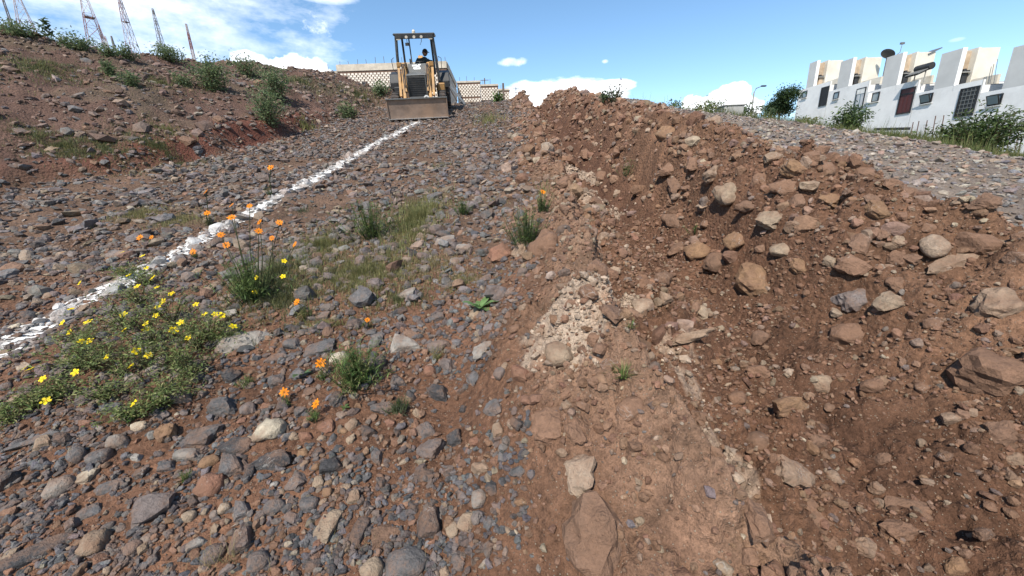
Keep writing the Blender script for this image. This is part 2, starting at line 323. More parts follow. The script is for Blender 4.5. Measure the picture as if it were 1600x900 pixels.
class MB:
    def __init__(s): s.v = []; s.f = []; s.c = []; s.col = (.1, .1, .1)
    def add(s, vs, fs, col=None):
        n = len(s.v); s.v += [tuple(v) for v in vs]; s.f += [tuple(i+n for i in f) for f in fs]; s.c += [col or s.col]*len(vs)
    def box(s, c, d, rot=None, taper=1.0):
        hx, hy, hz = d[0]/2, d[1]/2, d[2]/2
        vs = [Vector((x*hx*(taper if z > 0 else 1), y*hy*(taper if z > 0 else 1), z*hz)) for z in (-1, 1) for y in (-1, 1) for x in (-1, 1)]
        if rot is not None: vs = [rot @ v for v in vs]
        s.add([v+Vector(c) for v in vs], [(0, 2, 3, 1), (4, 5, 7, 6), (0, 1, 5, 4), (2, 6, 7, 3), (0, 4, 6, 2), (1, 3, 7, 5)])
    def box2(s, a, b): s.box([(a[i]+b[i])/2 for i in range(3)], [abs(b[i]-a[i]) for i in range(3)])
    def tube(s, pts, r, sides=6, col=None, cap=True):
        pts = [Vector(p) for p in pts]; rs = r if isinstance(r, (list, tuple)) else [r]*len(pts); vs = []; fs = []
        for i, p in enumerate(pts):
            t = (pts[min(i+1, len(pts)-1)]-pts[max(i-1, 0)]).normalized()
            a = t.cross(Vector((0, 0, 1)) if abs(t.z) < .9 else Vector((1, 0, 0))).normalized(); b = t.cross(a)
            for k in range(sides):
                th = 2*math.pi*k/sides; vs.append(p+(a*math.cos(th)+b*math.sin(th))*rs[i])
        for i in range(len(pts)-1):
            for k in range(sides):
                k2 = (k+1) % sides; fs.append((i*sides+k, i*sides+k2, (i+1)*sides+k2, (i+1)*sides+k))
        if cap: fs.append(tuple(range(sides))); fs.append(tuple((len(pts)-1)*sides+k for k in reversed(range(sides))))
        s.add(vs, fs, col)
    def beam(s, a, b, w, h=None):
        a = Vector(a); b = Vector(b); d = b-a; q = d.to_track_quat('Z', 'Y').to_matrix(); s.box((a+b)/2, (w, h or w, d.length), q)
    def lathe(s, prof, center, axis='x', n=20):
        vs = []; fs = []
        for (r, t) in prof:
            for k in range(n):
                th = 2*math.pi*k/n; a, b = r*math.cos(th), r*math.sin(th)
                vs.append(Vector(center)+Vector((t, a, b) if axis == 'x' else (a, t, b) if axis == 'y' else (a, b, t)))
        for i in range(len(prof)-1):
            for k in range(n): fs.append((i*n+k, i*n+(k+1) % n, (i+1)*n+(k+1) % n, (i+1)*n+k))
        s.add(vs, fs)
    def prism(s, prof, x0, x1):
        """profile in (y,z) extruded in x"""
        n = len(prof); vs = [(x0, y, z) for y, z in prof]+[(x1, y, z) for y, z in prof]
        s.add(vs, [tuple(reversed(range(n))), tuple(range(n, 2*n))]+[(i, (i+1) % n, n+(i+1) % n, n+i) for i in range(n)])
    def mesh(s, name):
        me = bpy.data.meshes.new(name); me.from_pydata(s.v, [], s.f)
        a = me.attributes.new('Col', 'FLOAT_COLOR', 'POINT'); c4 = np.ones((len(s.v), 4), np.float32); c4[:, :3] = np.array(s.c).reshape(-1, 3); a.data.foreach_set('color', c4.ravel())
        bm = bmesh.new(); bm.from_mesh(me); bmesh.ops.recalc_face_normals(bm, faces=bm.faces); bm.to_mesh(me); bm.free(); return me
    def build(s, name, mat, parent=None, bevel=0.):
        o = link(name, s.mesh(name), mat, parent)
        if bevel: b = o.modifiers.new('bevel', 'BEVEL'); b.width = bevel; b.segments = 1; b.limit_method = 'ANGLE'
        return o

# ------------------------------------------------------------------ chalk line course
CHALK_PX = [(-60, 585), (20, 540), (70, 502), (130, 470), (200, 438), (250, 412), (300, 383), (350, 353), (400, 328), (440, 306), (480, 286), (530, 259), (570, 235), (605, 216), (640, 198), (652, 191)]
CHALK = np.array([ground(a, b)[0][:2] for a, b in CHALK_PX])
def chalk_dist(xy):
    best = np.full(len(xy), 99.)
    for a, b in zip(CHALK[:-1], CHALK[1:]):
        d = b-a; t = np.clip(((xy-a)@d)/(d@d), 0, 1); best = np.minimum(best, np.linalg.norm(xy-a-t[:, None]*d, axis=1))
    return best
# ------------------------------------------------------------------ ground sheet
def build_ground():
    A0 = np.array([0, -1.2]); h = rad(72)
    th = np.concatenate([np.linspace(-math.pi, -h, 40, endpoint=False), np.linspace(-h, h, 680, endpoint=False), np.linspace(h, math.pi, 40, endpoint=False)])
    r = np.concatenate([np.geomspace(.2, 1.7, 14, endpoint=False), np.geomspace(1.7, 32, 440, endpoint=False), np.geomspace(32, 650, 50)])
    TH, RR = np.meshgrid(th, r); x = (A0[0]+RR*np.sin(TH)).ravel(); y = (A0[1]+RR*np.cos(TH)).ravel()
    z = height(x, y); n = len(th); m = len(r)
    i = np.arange(m-1)[:, None]*n; j = np.arange(n)[None, :]; j2 = (j+1) % n
    Fc = np.stack([i+j, i+j2, i+n+j2, i+n+j], -1).reshape(-1, 4)[:, ::-1]
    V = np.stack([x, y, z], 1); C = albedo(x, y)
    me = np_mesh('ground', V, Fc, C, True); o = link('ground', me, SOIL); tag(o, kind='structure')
    c0 = np_mesh('ground_centre', np.concatenate([[[A0[0], A0[1], hgt(*A0)]], V[:n]]), np.stack([np.zeros(n, int), 1+(np.arange(n)+1) % n, 1+np.arange(n)], 1), np.concatenate([C[:1], C[:n]]), True)
    bm = bmesh.new(); bm.from_mesh(me); bm.from_mesh(c0); bm.to_mesh(me); bm.free(); bpy.data.meshes.remove(c0)
build_ground()

# ------------------------------------------------------------------ stones
def ico(sub):
    bm = bmesh.new(); bmesh.ops.create_icosphere(bm, subdivisions=sub, radius=1); V = np.array([v.co[:] for v in bm.verts]); Fc = np.array([[v.index for v in f.verts] for f in bm.faces]); bm.free(); return V, Fc
ICO = {k: ico(k) for k in (1, 2, 3, 4)}
OCT = (np.array([[1, 0, 0], [-1, 0, 0], [0, 1, 0], [0, -1, 0], [0, 0, 1], [0, 0, -1.]]), np.array([[0, 2, 4], [2, 1, 4], [1, 3, 4], [3, 0, 4], [2, 0, 5], [1, 2, 5], [3, 1, 5], [0, 3, 5]]))
def rock_shape(sub, rng, planes=9, rough=.06, rounded=0.):
    V, Fc = OCT if sub == 0 else ICO[sub]; V = V.copy()
    N = rng.normal(size=(planes, 3)); N /= np.linalg.norm(N, axis=1)[:, None]; D = rng.uniform(.62, .98, planes)
    B = np.concatenate([np.eye(3), -np.eye(3)])+rng.normal(0, .28, (6, 3)); B /= np.linalg.norm(B, axis=1)[:, None]
    N = np.concatenate([B, N]); D = np.concatenate([rng.uniform(.5, .82, 6), D]); s = np.full(len(V), 1.35)
    for n, d in zip(N, D):
        q = V@n; s = np.minimum(s, np.where(q > 1e-3, d/np.maximum(q, 1e-3), 9))
    s = s*(1-rounded)+rounded*.75
    V = V*s[:, None]
    if sub >= 2:
        a, b = V[:, 0]*2.2+V[:, 2]*1.7+rng.uniform(0, 50), V[:, 1]*2.2-V[:, 2]*1.3+rng.uniform(0, 50)
        V = V*(1+rough*fbm(a, b, 4, int(rng.integers(999)), .6))[:, None]
    elif sub <= 1: V = V*rng.uniform(.8, 1.15, len(V))[:, None]
    return V/np.abs(V).max(), Fc
def rotmats(rng, n, tilt=.5):
    yaw = rng.uniform(0, 2*np.pi, n); a = rng.normal(0, tilt, n); b = rng.normal(0, tilt, n)
    cy, sy, ca, sa, cb, sb = np.cos(yaw), np.sin(yaw), np.cos(a), np.sin(a), np.cos(b), np.sin(b); z = np.zeros(n); o = np.ones(n)
    def M(r): return np.array(r).transpose(2, 0, 1)
    Z = M([[cy, -sy, z], [sy, cy, z], [z, z, o]]); X = M([[o, z, z], [z, ca, -sa], [z, sa, ca]]); Y = M([[cb, z, sb], [z, o, z], [-sb, z, cb]])
    return Z@X@Y
def scatter(name, xy, size, cols, sub, rng, flat=(.4, .8), sink=.15, label=None, cat=None, kind='stuff', mat=None, nvar=14, tilt=.35, planes=7):
    n = len(xy); vs = [rock_shape(sub, rng, planes) for _ in range(nvar)]; VV = np.array([v for v, _ in vs]); Fc = vs[0][1]; k = VV.shape[1]
    which = rng.integers(0, nvar, n); sc = np.stack([np.ones(n), rng.uniform(.6, 1, n), rng.uniform(*flat, n)], 1)*(size/2)[:, None]
    P = VV[which]*sc[:, None, :]; P = np.einsum('nij,nkj->nki', rotmats(rng, n, tilt), P)
    z = height(xy[:, 0], xy[:, 1])+sc[:, 2]*(1-2*sink)-sc[:, 2]*.35
    P += np.stack([xy[:, 0], xy[:, 1], z], 1)[:, None, :]
    F2 = (Fc[None]+(np.arange(n)*k)[:, None, None]).reshape(-1, 3); C = np.repeat(cols, k, 0)
    o = link(name, np_mesh(name, P.reshape(-1, 3), F2, C), mat or ROCK); return tag(o, label, cat, None, kind)
PAL_LANE = np.array([[.126, .121, .120], [.092, .090, .092], [.158, .150, .145], [.16, .13, .115], [.22, .172, .128], [.19, .115, .080], [.145, .120, .112], [.27, .225, .178], [.078, .076, .078]])
W_LANE = np.array([.22, .17, .14, .13, .10, .07, .08, .03, .06])
PAL_SOIL = np.array([[.188, .106, .067], [.215, .132, .087], [.15, .083, .054], [.22, .16, .115], [.28, .22, .165], [.15, .12, .105]]); W_SOIL = np.array([.36, .24, .2, .11, .05, .04])
PAL_GRAV = np.array([[.19, .175, .165], [.16, .158, .165], [.27, .235, .195], [.24, .175, .135], [.33, .29, .24], [.13, .13, .138]]); W_GRAV = np.array([.26, .14, .22, .22, .08, .08])
PAL_BANK = np.array([[.135, .095, .08], [.165, .115, .095], [.12, .112, .112], [.22, .17, .135], [.10, .07, .06], [.28, .23, .19]]); W_BANK = np.array([.3, .22, .18, .1, .15, .05])
def pick(pal, w, n, rng):
    c = pal[rng.choice(len(pal), n, p=w/w.sum())]; return np.clip(c*rng.uniform(.72, 1.3, (n, 1))*rng.uniform(.95, 1.05, (n, 3)), .02, .8)
def region(n, x0, x1, y0, y1, rng, power=1.0):
    y = y0+(y1-y0)*rng.random(n)**power; return np.stack([rng.uniform(x0, x1, n), y], 1)
def zmask(xy):
    h, K = smooth_h(xy[:, 0], xy[:, 1]); s, b, r = zones(xy[:, 0], xy[:, 1], K); return s, b, r, K
def inview(xy, m=.06):
    d = np.stack([xy[:, 0], xy[:, 1], height(xy[:, 0], xy[:, 1])], 1)-CAM; z = d@_F; u = (d@_R)/np.maximum(z, .05)*FPX/800; v = (d@_U)/np.maximum(z, .05)*FPX/450
    return (z > .2) & (np.abs(u) < 1+m+.08) & (np.abs(v) < 1+m+.08)
def stones_everywhere():
    rng = np.random.default_rng(5)
    # stony lane, far part
    xy = region(74000, -10, 1.2, 2.2, 27, rng, .95); s, b, r, K = zmask(xy); p = (1-np.clip(s+b*.9, 0, 1)); p *= np.where(xy[:, 1] < 3.6, .45, 1)*np.clip(.9+1.1*fbm(xy[:, 0]*.7, xy[:, 1]*.7, 3, 97), .25, 1)
    xy = xy[(rng.random(len(xy)) < p) & inview(xy)]; cd_ = chalk_dist(xy); w = .108*(1.45-.45*sstep(2.8, 4.6, xy[:, 1]))+.03*fbm(xy[:, 0]*4, xy[:, 1]*4, 2, 17)
    n = len(xy); size = np.clip(rng.lognormal(math.log(.066), .5, n), .025, .24); cols = pick(PAL_LANE, W_LANE, n, rng)
    pw = (np.clip(1.35-cd_/w+.5*fbm(xy[:, 0]*5, xy[:, 1]*5, 2, 18), 0, 1)*rng.uniform(.25, 1, n))[:, None]; cols = cols*(1-pw)+np.array([[.68, .67, .65]])*pw      # chalk dust caught on the stones
    far = xy[:, 1] > 4.6
    vfar = xy[:, 1] > 9.5
    for mk, sub, nm in ((vfar, 0, 'lane_stones'), (far & ~vfar, 1, 'lane_stones'), (~far, 2, 'lane_stones')):
        scatter(nm, xy[mk], size[mk], cols[mk], sub, rng, (.35, .75))
    # near gravel on the left foreground
    xy = region(50000, -5.5, 1.1, .55, 4.6, rng, 1.1); s, b, r, K = zmask(xy); xy = xy[(rng.random(len(xy)) < 1-s) & inview(xy)]; n = len(xy)
    size = np.clip(rng.lognormal(math.log(.0165), .6, n), .006, .06); cl = fbm(xy[:, 0]*2.2, xy[:, 1]*2.2, 3, 77); keep = rng.random(n) < np.clip(.62+.8*cl, .12, 1)
    big = keep & (size > .036); small = keep & (size <= .036) & (size > .014); tiny = keep & (size <= .014)
    cols = pick(np.concatenate([PAL_LANE, PAL_SOIL]), np.concatenate([W_LANE*.8, W_SOIL*1.2]), n, rng)
    scatter('near_gravel', xy[big], size[big], cols[big], 2, rng, (.45, .9)); scatter('near_gravel', xy[small], size[small], cols[small], 1, rng, (.5, 1)); scatter('near_gravel', xy[tiny], size[tiny], cols[tiny], 0, rng, (.6, 1))
    # fist and smaller sized crushed stone of the foreground, between the single stones
    A = np.array([plane_pt(a, b)[:2] for a, b in zip(rng.uniform(-60, 830, 7200), 395+505*rng.random(7200)**.8)]); s, b, r, K = zmask(A); cl = fbm(A[:, 0]*1.5, A[:, 1]*1.5, 3, 93)
    A = A[(rng.random(len(A)) < np.clip(.62+1.1*cl-.25*(A[:, 0] > -.2), .05, 1)*(s < .45))]; n = len(A); dist = np.hypot(A[:, 1], 1.3)
    sz = dist*rng.uniform(.009, .025, n); cc = (pick(PAL_LANE, W_LANE*np.array([1.2, 1.8, 1., .8, .7, .8, 1, .6, 2.6]), n, rng)*np.array([.80, .82, .85]))
    for mk, sub in ((sz > .017*dist, 2), (sz <= .017*dist, 1)): scatter('crushed_stone', A[mk], sz[mk], cc[mk], sub, rng, (.4, .85), sink=.2, nvar=30, planes=4, tilt=.45)
    # pale crumbs over the limestone of the lip
    A = np.concatenate([np.array(P[:2])[None]+rng.normal(size=(480 if k < 2 else 240 if k < 6 else 60, 2))*np.array([rx, ry])*(.6 if k < 6 else 1.1) for k, (P, rx, ry) in enumerate(LIMEW)]); n = len(A); size = np.clip(rng.lognormal(math.log(.014), .6, n), .006, .07)*(1+.1*A[:, 1])
    scatter('limestone_crumbs', A, size, np.array([[.42, .325, .245]])*rng.uniform(.6, 1.2, (n, 1)), 1, rng, (.5, .95))
    # crumbs and clods of the trench and its spoil
    xy = region(90000, -.4, 6.2, .5, 6, rng, 1.25); s, b, r, K = zmask(xy); xy = xy[(rng.random(len(xy)) < s) & inview(xy)]; n = len(xy)
    size = np.clip(rng.lognormal(math.log(.013), .6, n), .005, .07)*(1+.12*xy[:, 1]); cl = fbm(xy[:, 0]*1.8, xy[:, 1]*1.8, 3, 78); keep = rng.random(n) < np.clip(.68+.8*cl, .15, 1)
    cols = pick(PAL_SOIL, W_SOIL, n, rng); big = keep & (size > .036); tiny = keep & (size < .015); small = keep & ~big & ~tiny
    scatter('soil_crumbs', xy[big], size[big], cols[big], 2, rng, (.55, .95)); scatter('soil_crumbs', xy[small], size[small], cols[small], 1, rng, (.6, 1)); scatter('soil_crumbs', xy[tiny], size[tiny], cols[tiny], 0, rng, (.6, 1))
    xy = region(48000, -.3, 7, 2.4, 25, rng, .95); s, b, r, K = zmask(xy); xy = xy[(rng.random(len(xy)) < s) & inview(xy)]; n = len(xy)
    t = (xy[:, 0]-K['flo'][0])  # noqa
    size = np.clip(rng.lognormal(math.log(.078), .6, n), .03, .32)*np.where(xy[:, 1] < 5, .75, 1)
    K2 = zmask(xy)[3]; out = (np.abs(xy[:, 0]-K2['flo']-.02) > .34) | (rng.random(len(xy)) < .25); xy = xy[out]; size = size[out]; n = len(xy)      # the dug bottom of the trench is mostly bare
    for k, (P, rx, ry) in enumerate(LIMEW[:6]):     # the crumbly pale patches stay free of big clods
        out = (((xy[:, 0]-P[0])/rx)**2+((xy[:, 1]-P[1])/ry)**2 > 1.1) | (rng.random(len(xy)) < .12); xy = xy[out]; size = size[out]; n = len(xy)
    PS = np.concatenate([PAL_SOIL, [[.21, .14, .11], [.26, .195, .145]]]); WS = np.concatenate([W_SOIL, [.16, .08]])
    keep = rng.random(n) < np.clip(.55+.7*fbm(xy[:, 0]*1.1, xy[:, 1]*1.1, 3, 79), .1, 1); xy = xy[keep]; size = size[keep]; n = len(xy)
    near = (xy[:, 1] < 8) & (size > .10); cols = pick(PS, WS, n, rng)
    scatter('spoil_clods', xy[near], size[near], cols[near], 2, rng, (.55, .95), sink=.28); scatter('spoil_clods', xy[~near], size[~near], cols[~near], 1, rng, (.55, .95), sink=.2)
    # gravel terrace on the right
    xy = region(40000, 3.2, 16, 2.6, 26, rng, .85); s, b, r, K = zmask(xy); ok = (r > .5) & (xy[:, 0] < K['edge']+1.2); xy = xy[ok & inview(xy)]; n = len(xy)
    size = np.clip(rng.lognormal(math.log(.075), .4, n), .04, .26); gc = pick(PAL_GRAV, W_GRAV, n, rng); vf = xy[:, 1] > 10
    for mk, sub in ((vf, 0), (~vf, 1)): scatter('terrace_gravel', xy[mk], size[mk], gc[mk], sub, rng, (.35, .7))
    # rubble of the left bank
    xy = region(70000, -24, -4, 3, 26, rng, .8); s, b, r, K = zmask(xy); ok = (b > .4) & (xy[:, 0] > K['bcr']-3); xy = xy[ok & inview(xy)]; n = len(xy)
    size = np.clip(rng.lognormal(math.log(.066), .6, n), .035, .45); keep = rng.random(n) < np.clip(.45+.7*fbm(xy[:, 0]*.8, xy[:, 1]*.8, 3, 85), .08, 1)
    bc = pick(PAL_BANK, W_BANK, n, rng)
    for mk, sub in ((keep & (size < .07), 0), (keep & (size >= .07), 1)): scatter('bank_rubble', xy[mk], size[mk], bc[mk], sub, rng, (.4, .8))
stones_everywhere()
def chalk():
    seg = np.linalg.norm(np.diff(CHALK, axis=0), axis=1); L = np.concatenate([[0], np.cumsum(seg)]); n = 900; u = np.linspace(0, L[-1], n)
    cx = np.interp(u, L, CHALK[:, 0]); cy = np.interp(u, L, CHALK[:, 1]); tx = np.gradient(cx); ty = np.gradient(cy); q = np.hypot(tx, ty); nx, ny = -ty/q, tx/q
    k = 11; V = []; keep = []
    for i in range(k):
        o = (i/(k-1)-.5)*2; w = (.17+.0*sstep(2, 6, cy))*(1+.5*vn(u*3, u*0+4, 5))
        x = cx+nx*o*w; y = cy+ny*o*w; V.append(np.stack([x, y, height(x, y)+.006], 1)); keep.append(fbm(x*14, y*14, 3, 23)+.36-.95*abs(o)**2.0+.25*sstep(2.5, 5, cy) > .08)
    V = np.array(V).transpose(1, 0, 2).reshape(-1, 3); keep = np.array(keep).T
    F = [(a*k+b, a*k+b+1, (a+1)*k+b+1, (a+1)*k+b) for a in range(n-1) for b in range(k-1) if keep[a, b] and keep[a+1, b+1]]
    o = link('chalk_line', np_mesh('chalk_line', V, np.array(F)), plain('chalk', (.66, .655, .64), .95, var=.12, scale=30, dirt=(.26, .22, .19), dirt_amt=.75, bump=.5))
    tag(o, kind='structure')
chalk()

# ------------------------------------------------------------------ single stones
ROCKS = {}
def rock_mesh(kind, i):
    key = (kind, i)
    if key not in ROCKS:
        rng = np.random.default_rng(100+i*7+len(kind)*31)
        par = dict(slab=(3, 4, .10, 0.), angular=(3, 4, .07, 0.), rounded=(3, 10, .07, .5), knobbly=(3, 8, .2, .3), boulder=(3, 8, .22, .12), clod=(3, 8, .24, .35))[kind]
        V, Fc = rock_shape(par[0], rng, par[1], par[2], par[3]); ROCKS[key] = np_mesh('stone', V, Fc, None, kind in ('rounded', 'knobbly', 'clod'))
        ROCKS[key].materials.append(ROCKO)
    return ROCKS[key]
SC = dict(grey=(.104, .099, .098), dark=(.052, .050, .051), pale=(.255, .232, .205), tan=(.27, .205, .145), cream=(.42, .36, .27), rust=(.21, .105, .068), purple=(.145, .118, .108), brown=(.160, .096, .064), mud=(.184, .106, .068), pink=(.25, .175, .122), ochre=(.21, .125, .07))
HERO = []      # (position, radius, short name)
def place_stone(px, py, w, h, ang, col, kind, var, label, group=None, name='stone', sink=None, lift=0.):
    sink = (.36 if name == 'stone' else .46) if sink is None else sink
    P, t = ground(px, py); dist = t*1.0; mpp = dist/FPX
    a = w/2*mpp; b0 = h/2*mpp; sl = abs(ray(px, py)[2])+.26*.9; flat = .45 if kind == 'slab' else .72
    c = flat*min(a, b0*1.2); b = min(b0/max(.6, min(1, sl+.25)), 1.6*a if kind != 'slab' else 2.2*a)
    o = bpy.data.objects.new(name, rock_mesh(kind, var)); COL.objects.link(o); o.scale = (a*1.06, b*1.06, c*1.1)
    x, y = P[0], P[1]; z = hgt(x, y); e = .08; gx = (hgt(x+e, y)-hgt(x-e, y))/(2*e); gy = (hgt(x, y+e)-hgt(x, y-e))/(2*e)
    gx = max(-.5, min(.5, gx)); gy = max(-.4, min(.6, gy)); nrm = Vector((-gx, -gy, 1)).normalized()
    q = Vector((0, 0, 1)).rotation_difference(nrm) @ Matrix.Rotation(rad(ang), 3, 'Z').to_quaternion(); o.rotation_mode = 'QUATERNION'; o.rotation_quaternion = q
    o.location = Vector((x, y, z))+nrm*c*(1-2*sink+lift)*.8
    cc = np.array((.30, .225, .165) if name == 'rock' and col == 'pale' else SC[col])*random.uniform(.9, 1.1); o.color = (*cc, 1)
    tag(o, label, 'stone' if name == 'stone' else 'rock', group); return o, (x, y), max(a, b)
# px, py, width, height, angle, colour, kind, label (short name | where it lies)
HEROES = '''247 789 84 66 20 purple slab|big purplish grey slab|lying on red soil under a small grass tuft
150 850 42 38 20 tan knobbly|mottled tan lump|between two slanted grey slabs low in the foreground
97 764 42 34 20 pale rounded|grey tan oval cobble|touching the cream flake on red soil
135 746 40 26 15 cream slab|cream flake|leaning behind the grey tan oval cobble
145 800 44 30 40 grey slab|slanted grey blade of stone|on red soil left of the purplish slab
44 868 104 34 36 dark slab|long dark slab|slanting out of the lower left corner of the ground
185 693 32 26 15 pale rounded|smooth pale pebble|beside a brown hollow below the yellow flowered plant
72 696 38 32 30 tan angular|half tan half grey stone|leaning on a black stone at the left edge
99 686 32 34 20 dark angular|black blocky stone|behind the half tan stone at the left edge
50 690 84 20 22 grey slab|long thin grey slab|lying at the far left below the yellow flowers
317 684 74 42 5 grey slab|veined grey slab|beside a dark slab right of the long slabs
298 714 46 30 0 pale angular|light grey angular stone|just below the veined grey slab
372 696 50 34 -10 dark slab|dark flat stone|right of the veined grey slab
363 733 48 40 10 grey angular|grey block with a pale top|standing beside a narrow upright stone
391 740 24 44 10 dark angular|narrow upright dark stone|pressed against the grey block
332 760 50 36 0 rust knobbly|rusty orange lump|half buried beneath the grey block
328 724 34 22 10 ochre rounded|ochre pebble|tucked between the light grey stone and the grey block
222 740 26 26 10 dark angular|small dark wedge of stone|beside the slanted pebbles on red soil
263 731 24 30 20 grey angular|small grey upright stone|left of the grass tuft on red soil
296 808 24 18 0 tan rounded|small round tan pebble|right of the purplish slab
379 800 30 36 20 grey angular|pointed grey stone|standing right of the small round tan pebble
378 848 46 46 10 purple angular|brownish grey square stone|near the dry grass stem in the foreground
334 868 34 28 0 grey rounded|dull grey cobble|under the dry straw at the bottom
8 757 44 40 15 dark angular|thick dark block|cut by the left edge of the view
12 870 36 22 25 tan slab|flat tan pebble|in the lower left corner by the long slab
180 759 58 24 20 grey slab|thin bluish slab|pointing at the grass tuft over red soil
350 636 52 48 30 grey angular|rough grey stone|on red soil below the yellow flowered plant
381 538 80 38 10 pale boulder|pale grey boulder with a tan side|right of the yellow flowered plant
425 674 46 42 0 cream knobbly|cream knobbly stone|on red soil below the orange flowers
427 719 58 42 20 dark slab|dark wedge of slate|just under the cream knobbly stone
429 794 38 24 5 grey rounded|flat grey oval pebble|below the cluster of small tan pebbles
514 822 42 54 -5 tan slab|squarish tan slab|beside an upright dark blade in the foreground
564 831 36 60 -15 dark slab|upright dark blade of stone|right of the squarish tan slab
530 865 24 42 0 dark angular|small dark brick-like stone|below the squarish tan slab
600 839 70 40 45 brown slab|mud covered brown slab|slanting beside the dark triangular stone
673 822 56 56 0 dark angular|dark triangular stone|on red brown soil near the bottom
634 884 66 44 0 grey rounded|round grey cobble with a tan face|at the bottom edge of the view
676 706 50 42 0 purple angular|ridged grey stone|standing in the middle of the gravel
711 686 34 42 15 dark angular|dark blocky stone with white flecks|right of the ridged grey stone
667 673 38 34 30 grey slab|thin grey shard|leaning behind the ridged grey stone
590 712 26 30 0 grey angular|small bluish grey stone|left of the ridged grey stone by itself
660 744 56 28 10 dark slab|bluish jagged slab|below the ridged grey stone
780 675 30 30 0 tan angular|pointed tan stone|at the foot of the brown apron
751 731 38 26 0 pink angular|pinkish flat stone|over a narrow grey stone
749 780 28 28 0 pale rounded|pale mottled pebble|below the pinkish flat stone
708 828 22 24 0 tan rounded|small round ochre pebble|right of the dark triangular stone
731 818 28 40 -25 tan angular|tan shard with a dark edge|beside the small round ochre pebble
686 614 48 36 0 dark angular|large dark veined stone|right of the ferny green plants
633 543 60 32 5 pale angular|whitish grey rock|behind the ferny green plants
757 547 46 26 10 pale boulder|light grey smooth stone|alone on brown gravel near the trench lip
771 636 36 38 -5 grey slab|grey square plate of stone|near the brown lumps of the trench lip
597 639 40 36 20 grey slab|veined grey plate|beneath the ferny green plants
503 545 58 30 25 grey slab|lichen grey flat rock|above the broad leaved seedling
459 540 28 26 0 grey angular|small grey block|left of the lichen grey flat rock
432 559 28 18 20 purple slab|small flat purplish stone|near the pale grey boulder
443 637 28 26 0 dark angular|small black stone|under the lowest orange flower on the left
487 611 32 22 10 dark slab|small dark slab|between two orange flowers
530 563 30 22 0 cream rounded|cream pebble|half hidden by the ferny green plants
640 461 34 22 20 pale angular|pale striped stone|at the edge of the dry olive grass
697 377 40 20 15 pale slab|pale flat slab|at the top of the weedy patch by the lane
725 390 26 18 0 pale angular|chunky pale stone|right of the pale flat slab
711 411 20 17 0 pale rounded|small whitish cobble|below the chunky pale stone
672 582 22 22 0 rust rounded|round rust pebble|above the large dark veined stone
744 491 24 22 0 tan rounded|rough tan stone|below the broad leaved plant'''
TRENCH = '''782 397 42 28 10 rust boulder|big rusty boulder|at the left lip of the trench
930 842 122 140 -12 brown boulder|biggest brown boulder with white streaks|at the bottom edge by the trench
904 742 78 88 5 pale boulder|pale beige boulder|leaning on the biggest brown boulder
862 668 60 70 -20 mud boulder|mud coated boulder|on the trench lip beside its narrower twin
897 676 34 60 20 mud boulder|narrow mud coated lump|touching the mud coated boulder
874 556 48 44 0 tan rounded|round pale disc of rock|set in the pale limestone lip
961 489 66 42 25 brown slab|brown slab|lying on top of the pale limestone lip
1100 491 36 30 0 tan boulder|tan block|on the trench floor
1178 443 58 66 -10 ochre boulder|ochre boulder with a dark hollow beside it|on the far wall of the trench
1075 530 88 26 -15 pink boulder|long pinkish rock|jutting out of the trench lip
1233 636 52 44 10 ochre angular|orange tan angular rock|in the middle of the bare brown wall
1183 692 40 36 0 brown rounded|round brown clod|below the orange tan angular rock
1186 814 48 70 15 mud boulder|brown lump half sunk in soil|right of the pale crest
1239 741 86 50 -5 pink boulder|broad pinkish boulder with a white patch|in the lower trench
1270 800 42 78 35 mud slab|long mud coated rock|leaning below the broad pinkish boulder
1348 857 52 32 0 pink boulder|pinkish oblong rock|near the bottom edge right of the trench
1420 795 68 36 -20 brown slab|wedge of brown rock|on dark soil low on the right
1405 829 50 36 0 mud boulder|rounded brown rock|under the wedge of brown rock
1547 582 96 112 20 mud boulder|huge brown clod|on the bare wall at the right edge
1566 676 52 38 0 brown boulder|cracked brown rock|below the huge brown clod
1460 386 36 28 0 pale rounded|pale rounded rock|on top of the spoil heap at the right
1482 410 66 24 5 pink slab|flat pinkish slab|under the pale rounded rock on the heap
1562 478 76 48 10 pink boulder|large split rock|at the right edge of the heap
1330 470 56 44 0 purple boulder|greyish lump stuck in soil|on the wall above the bare face
1205 342 40 26 10 tan boulder|tan jagged rock|on the flank of the spoil heap
1240 262 40 30 0 ochre boulder|ochre block|on the crest of the spoil heap
1100 322 34 18 10 pale slab|pale flake|halfway up the flank of the heap
1005 478 40 30 0 pale knobbly|crumbly whitish rock|beside the brown slab on the lip
985 640 46 34 10 mud rounded|smooth brown clod|on the lip below the tuft of green grass
1060 390 34 22 0 brown angular|dark brown rock|on the trench floor below its bend'''
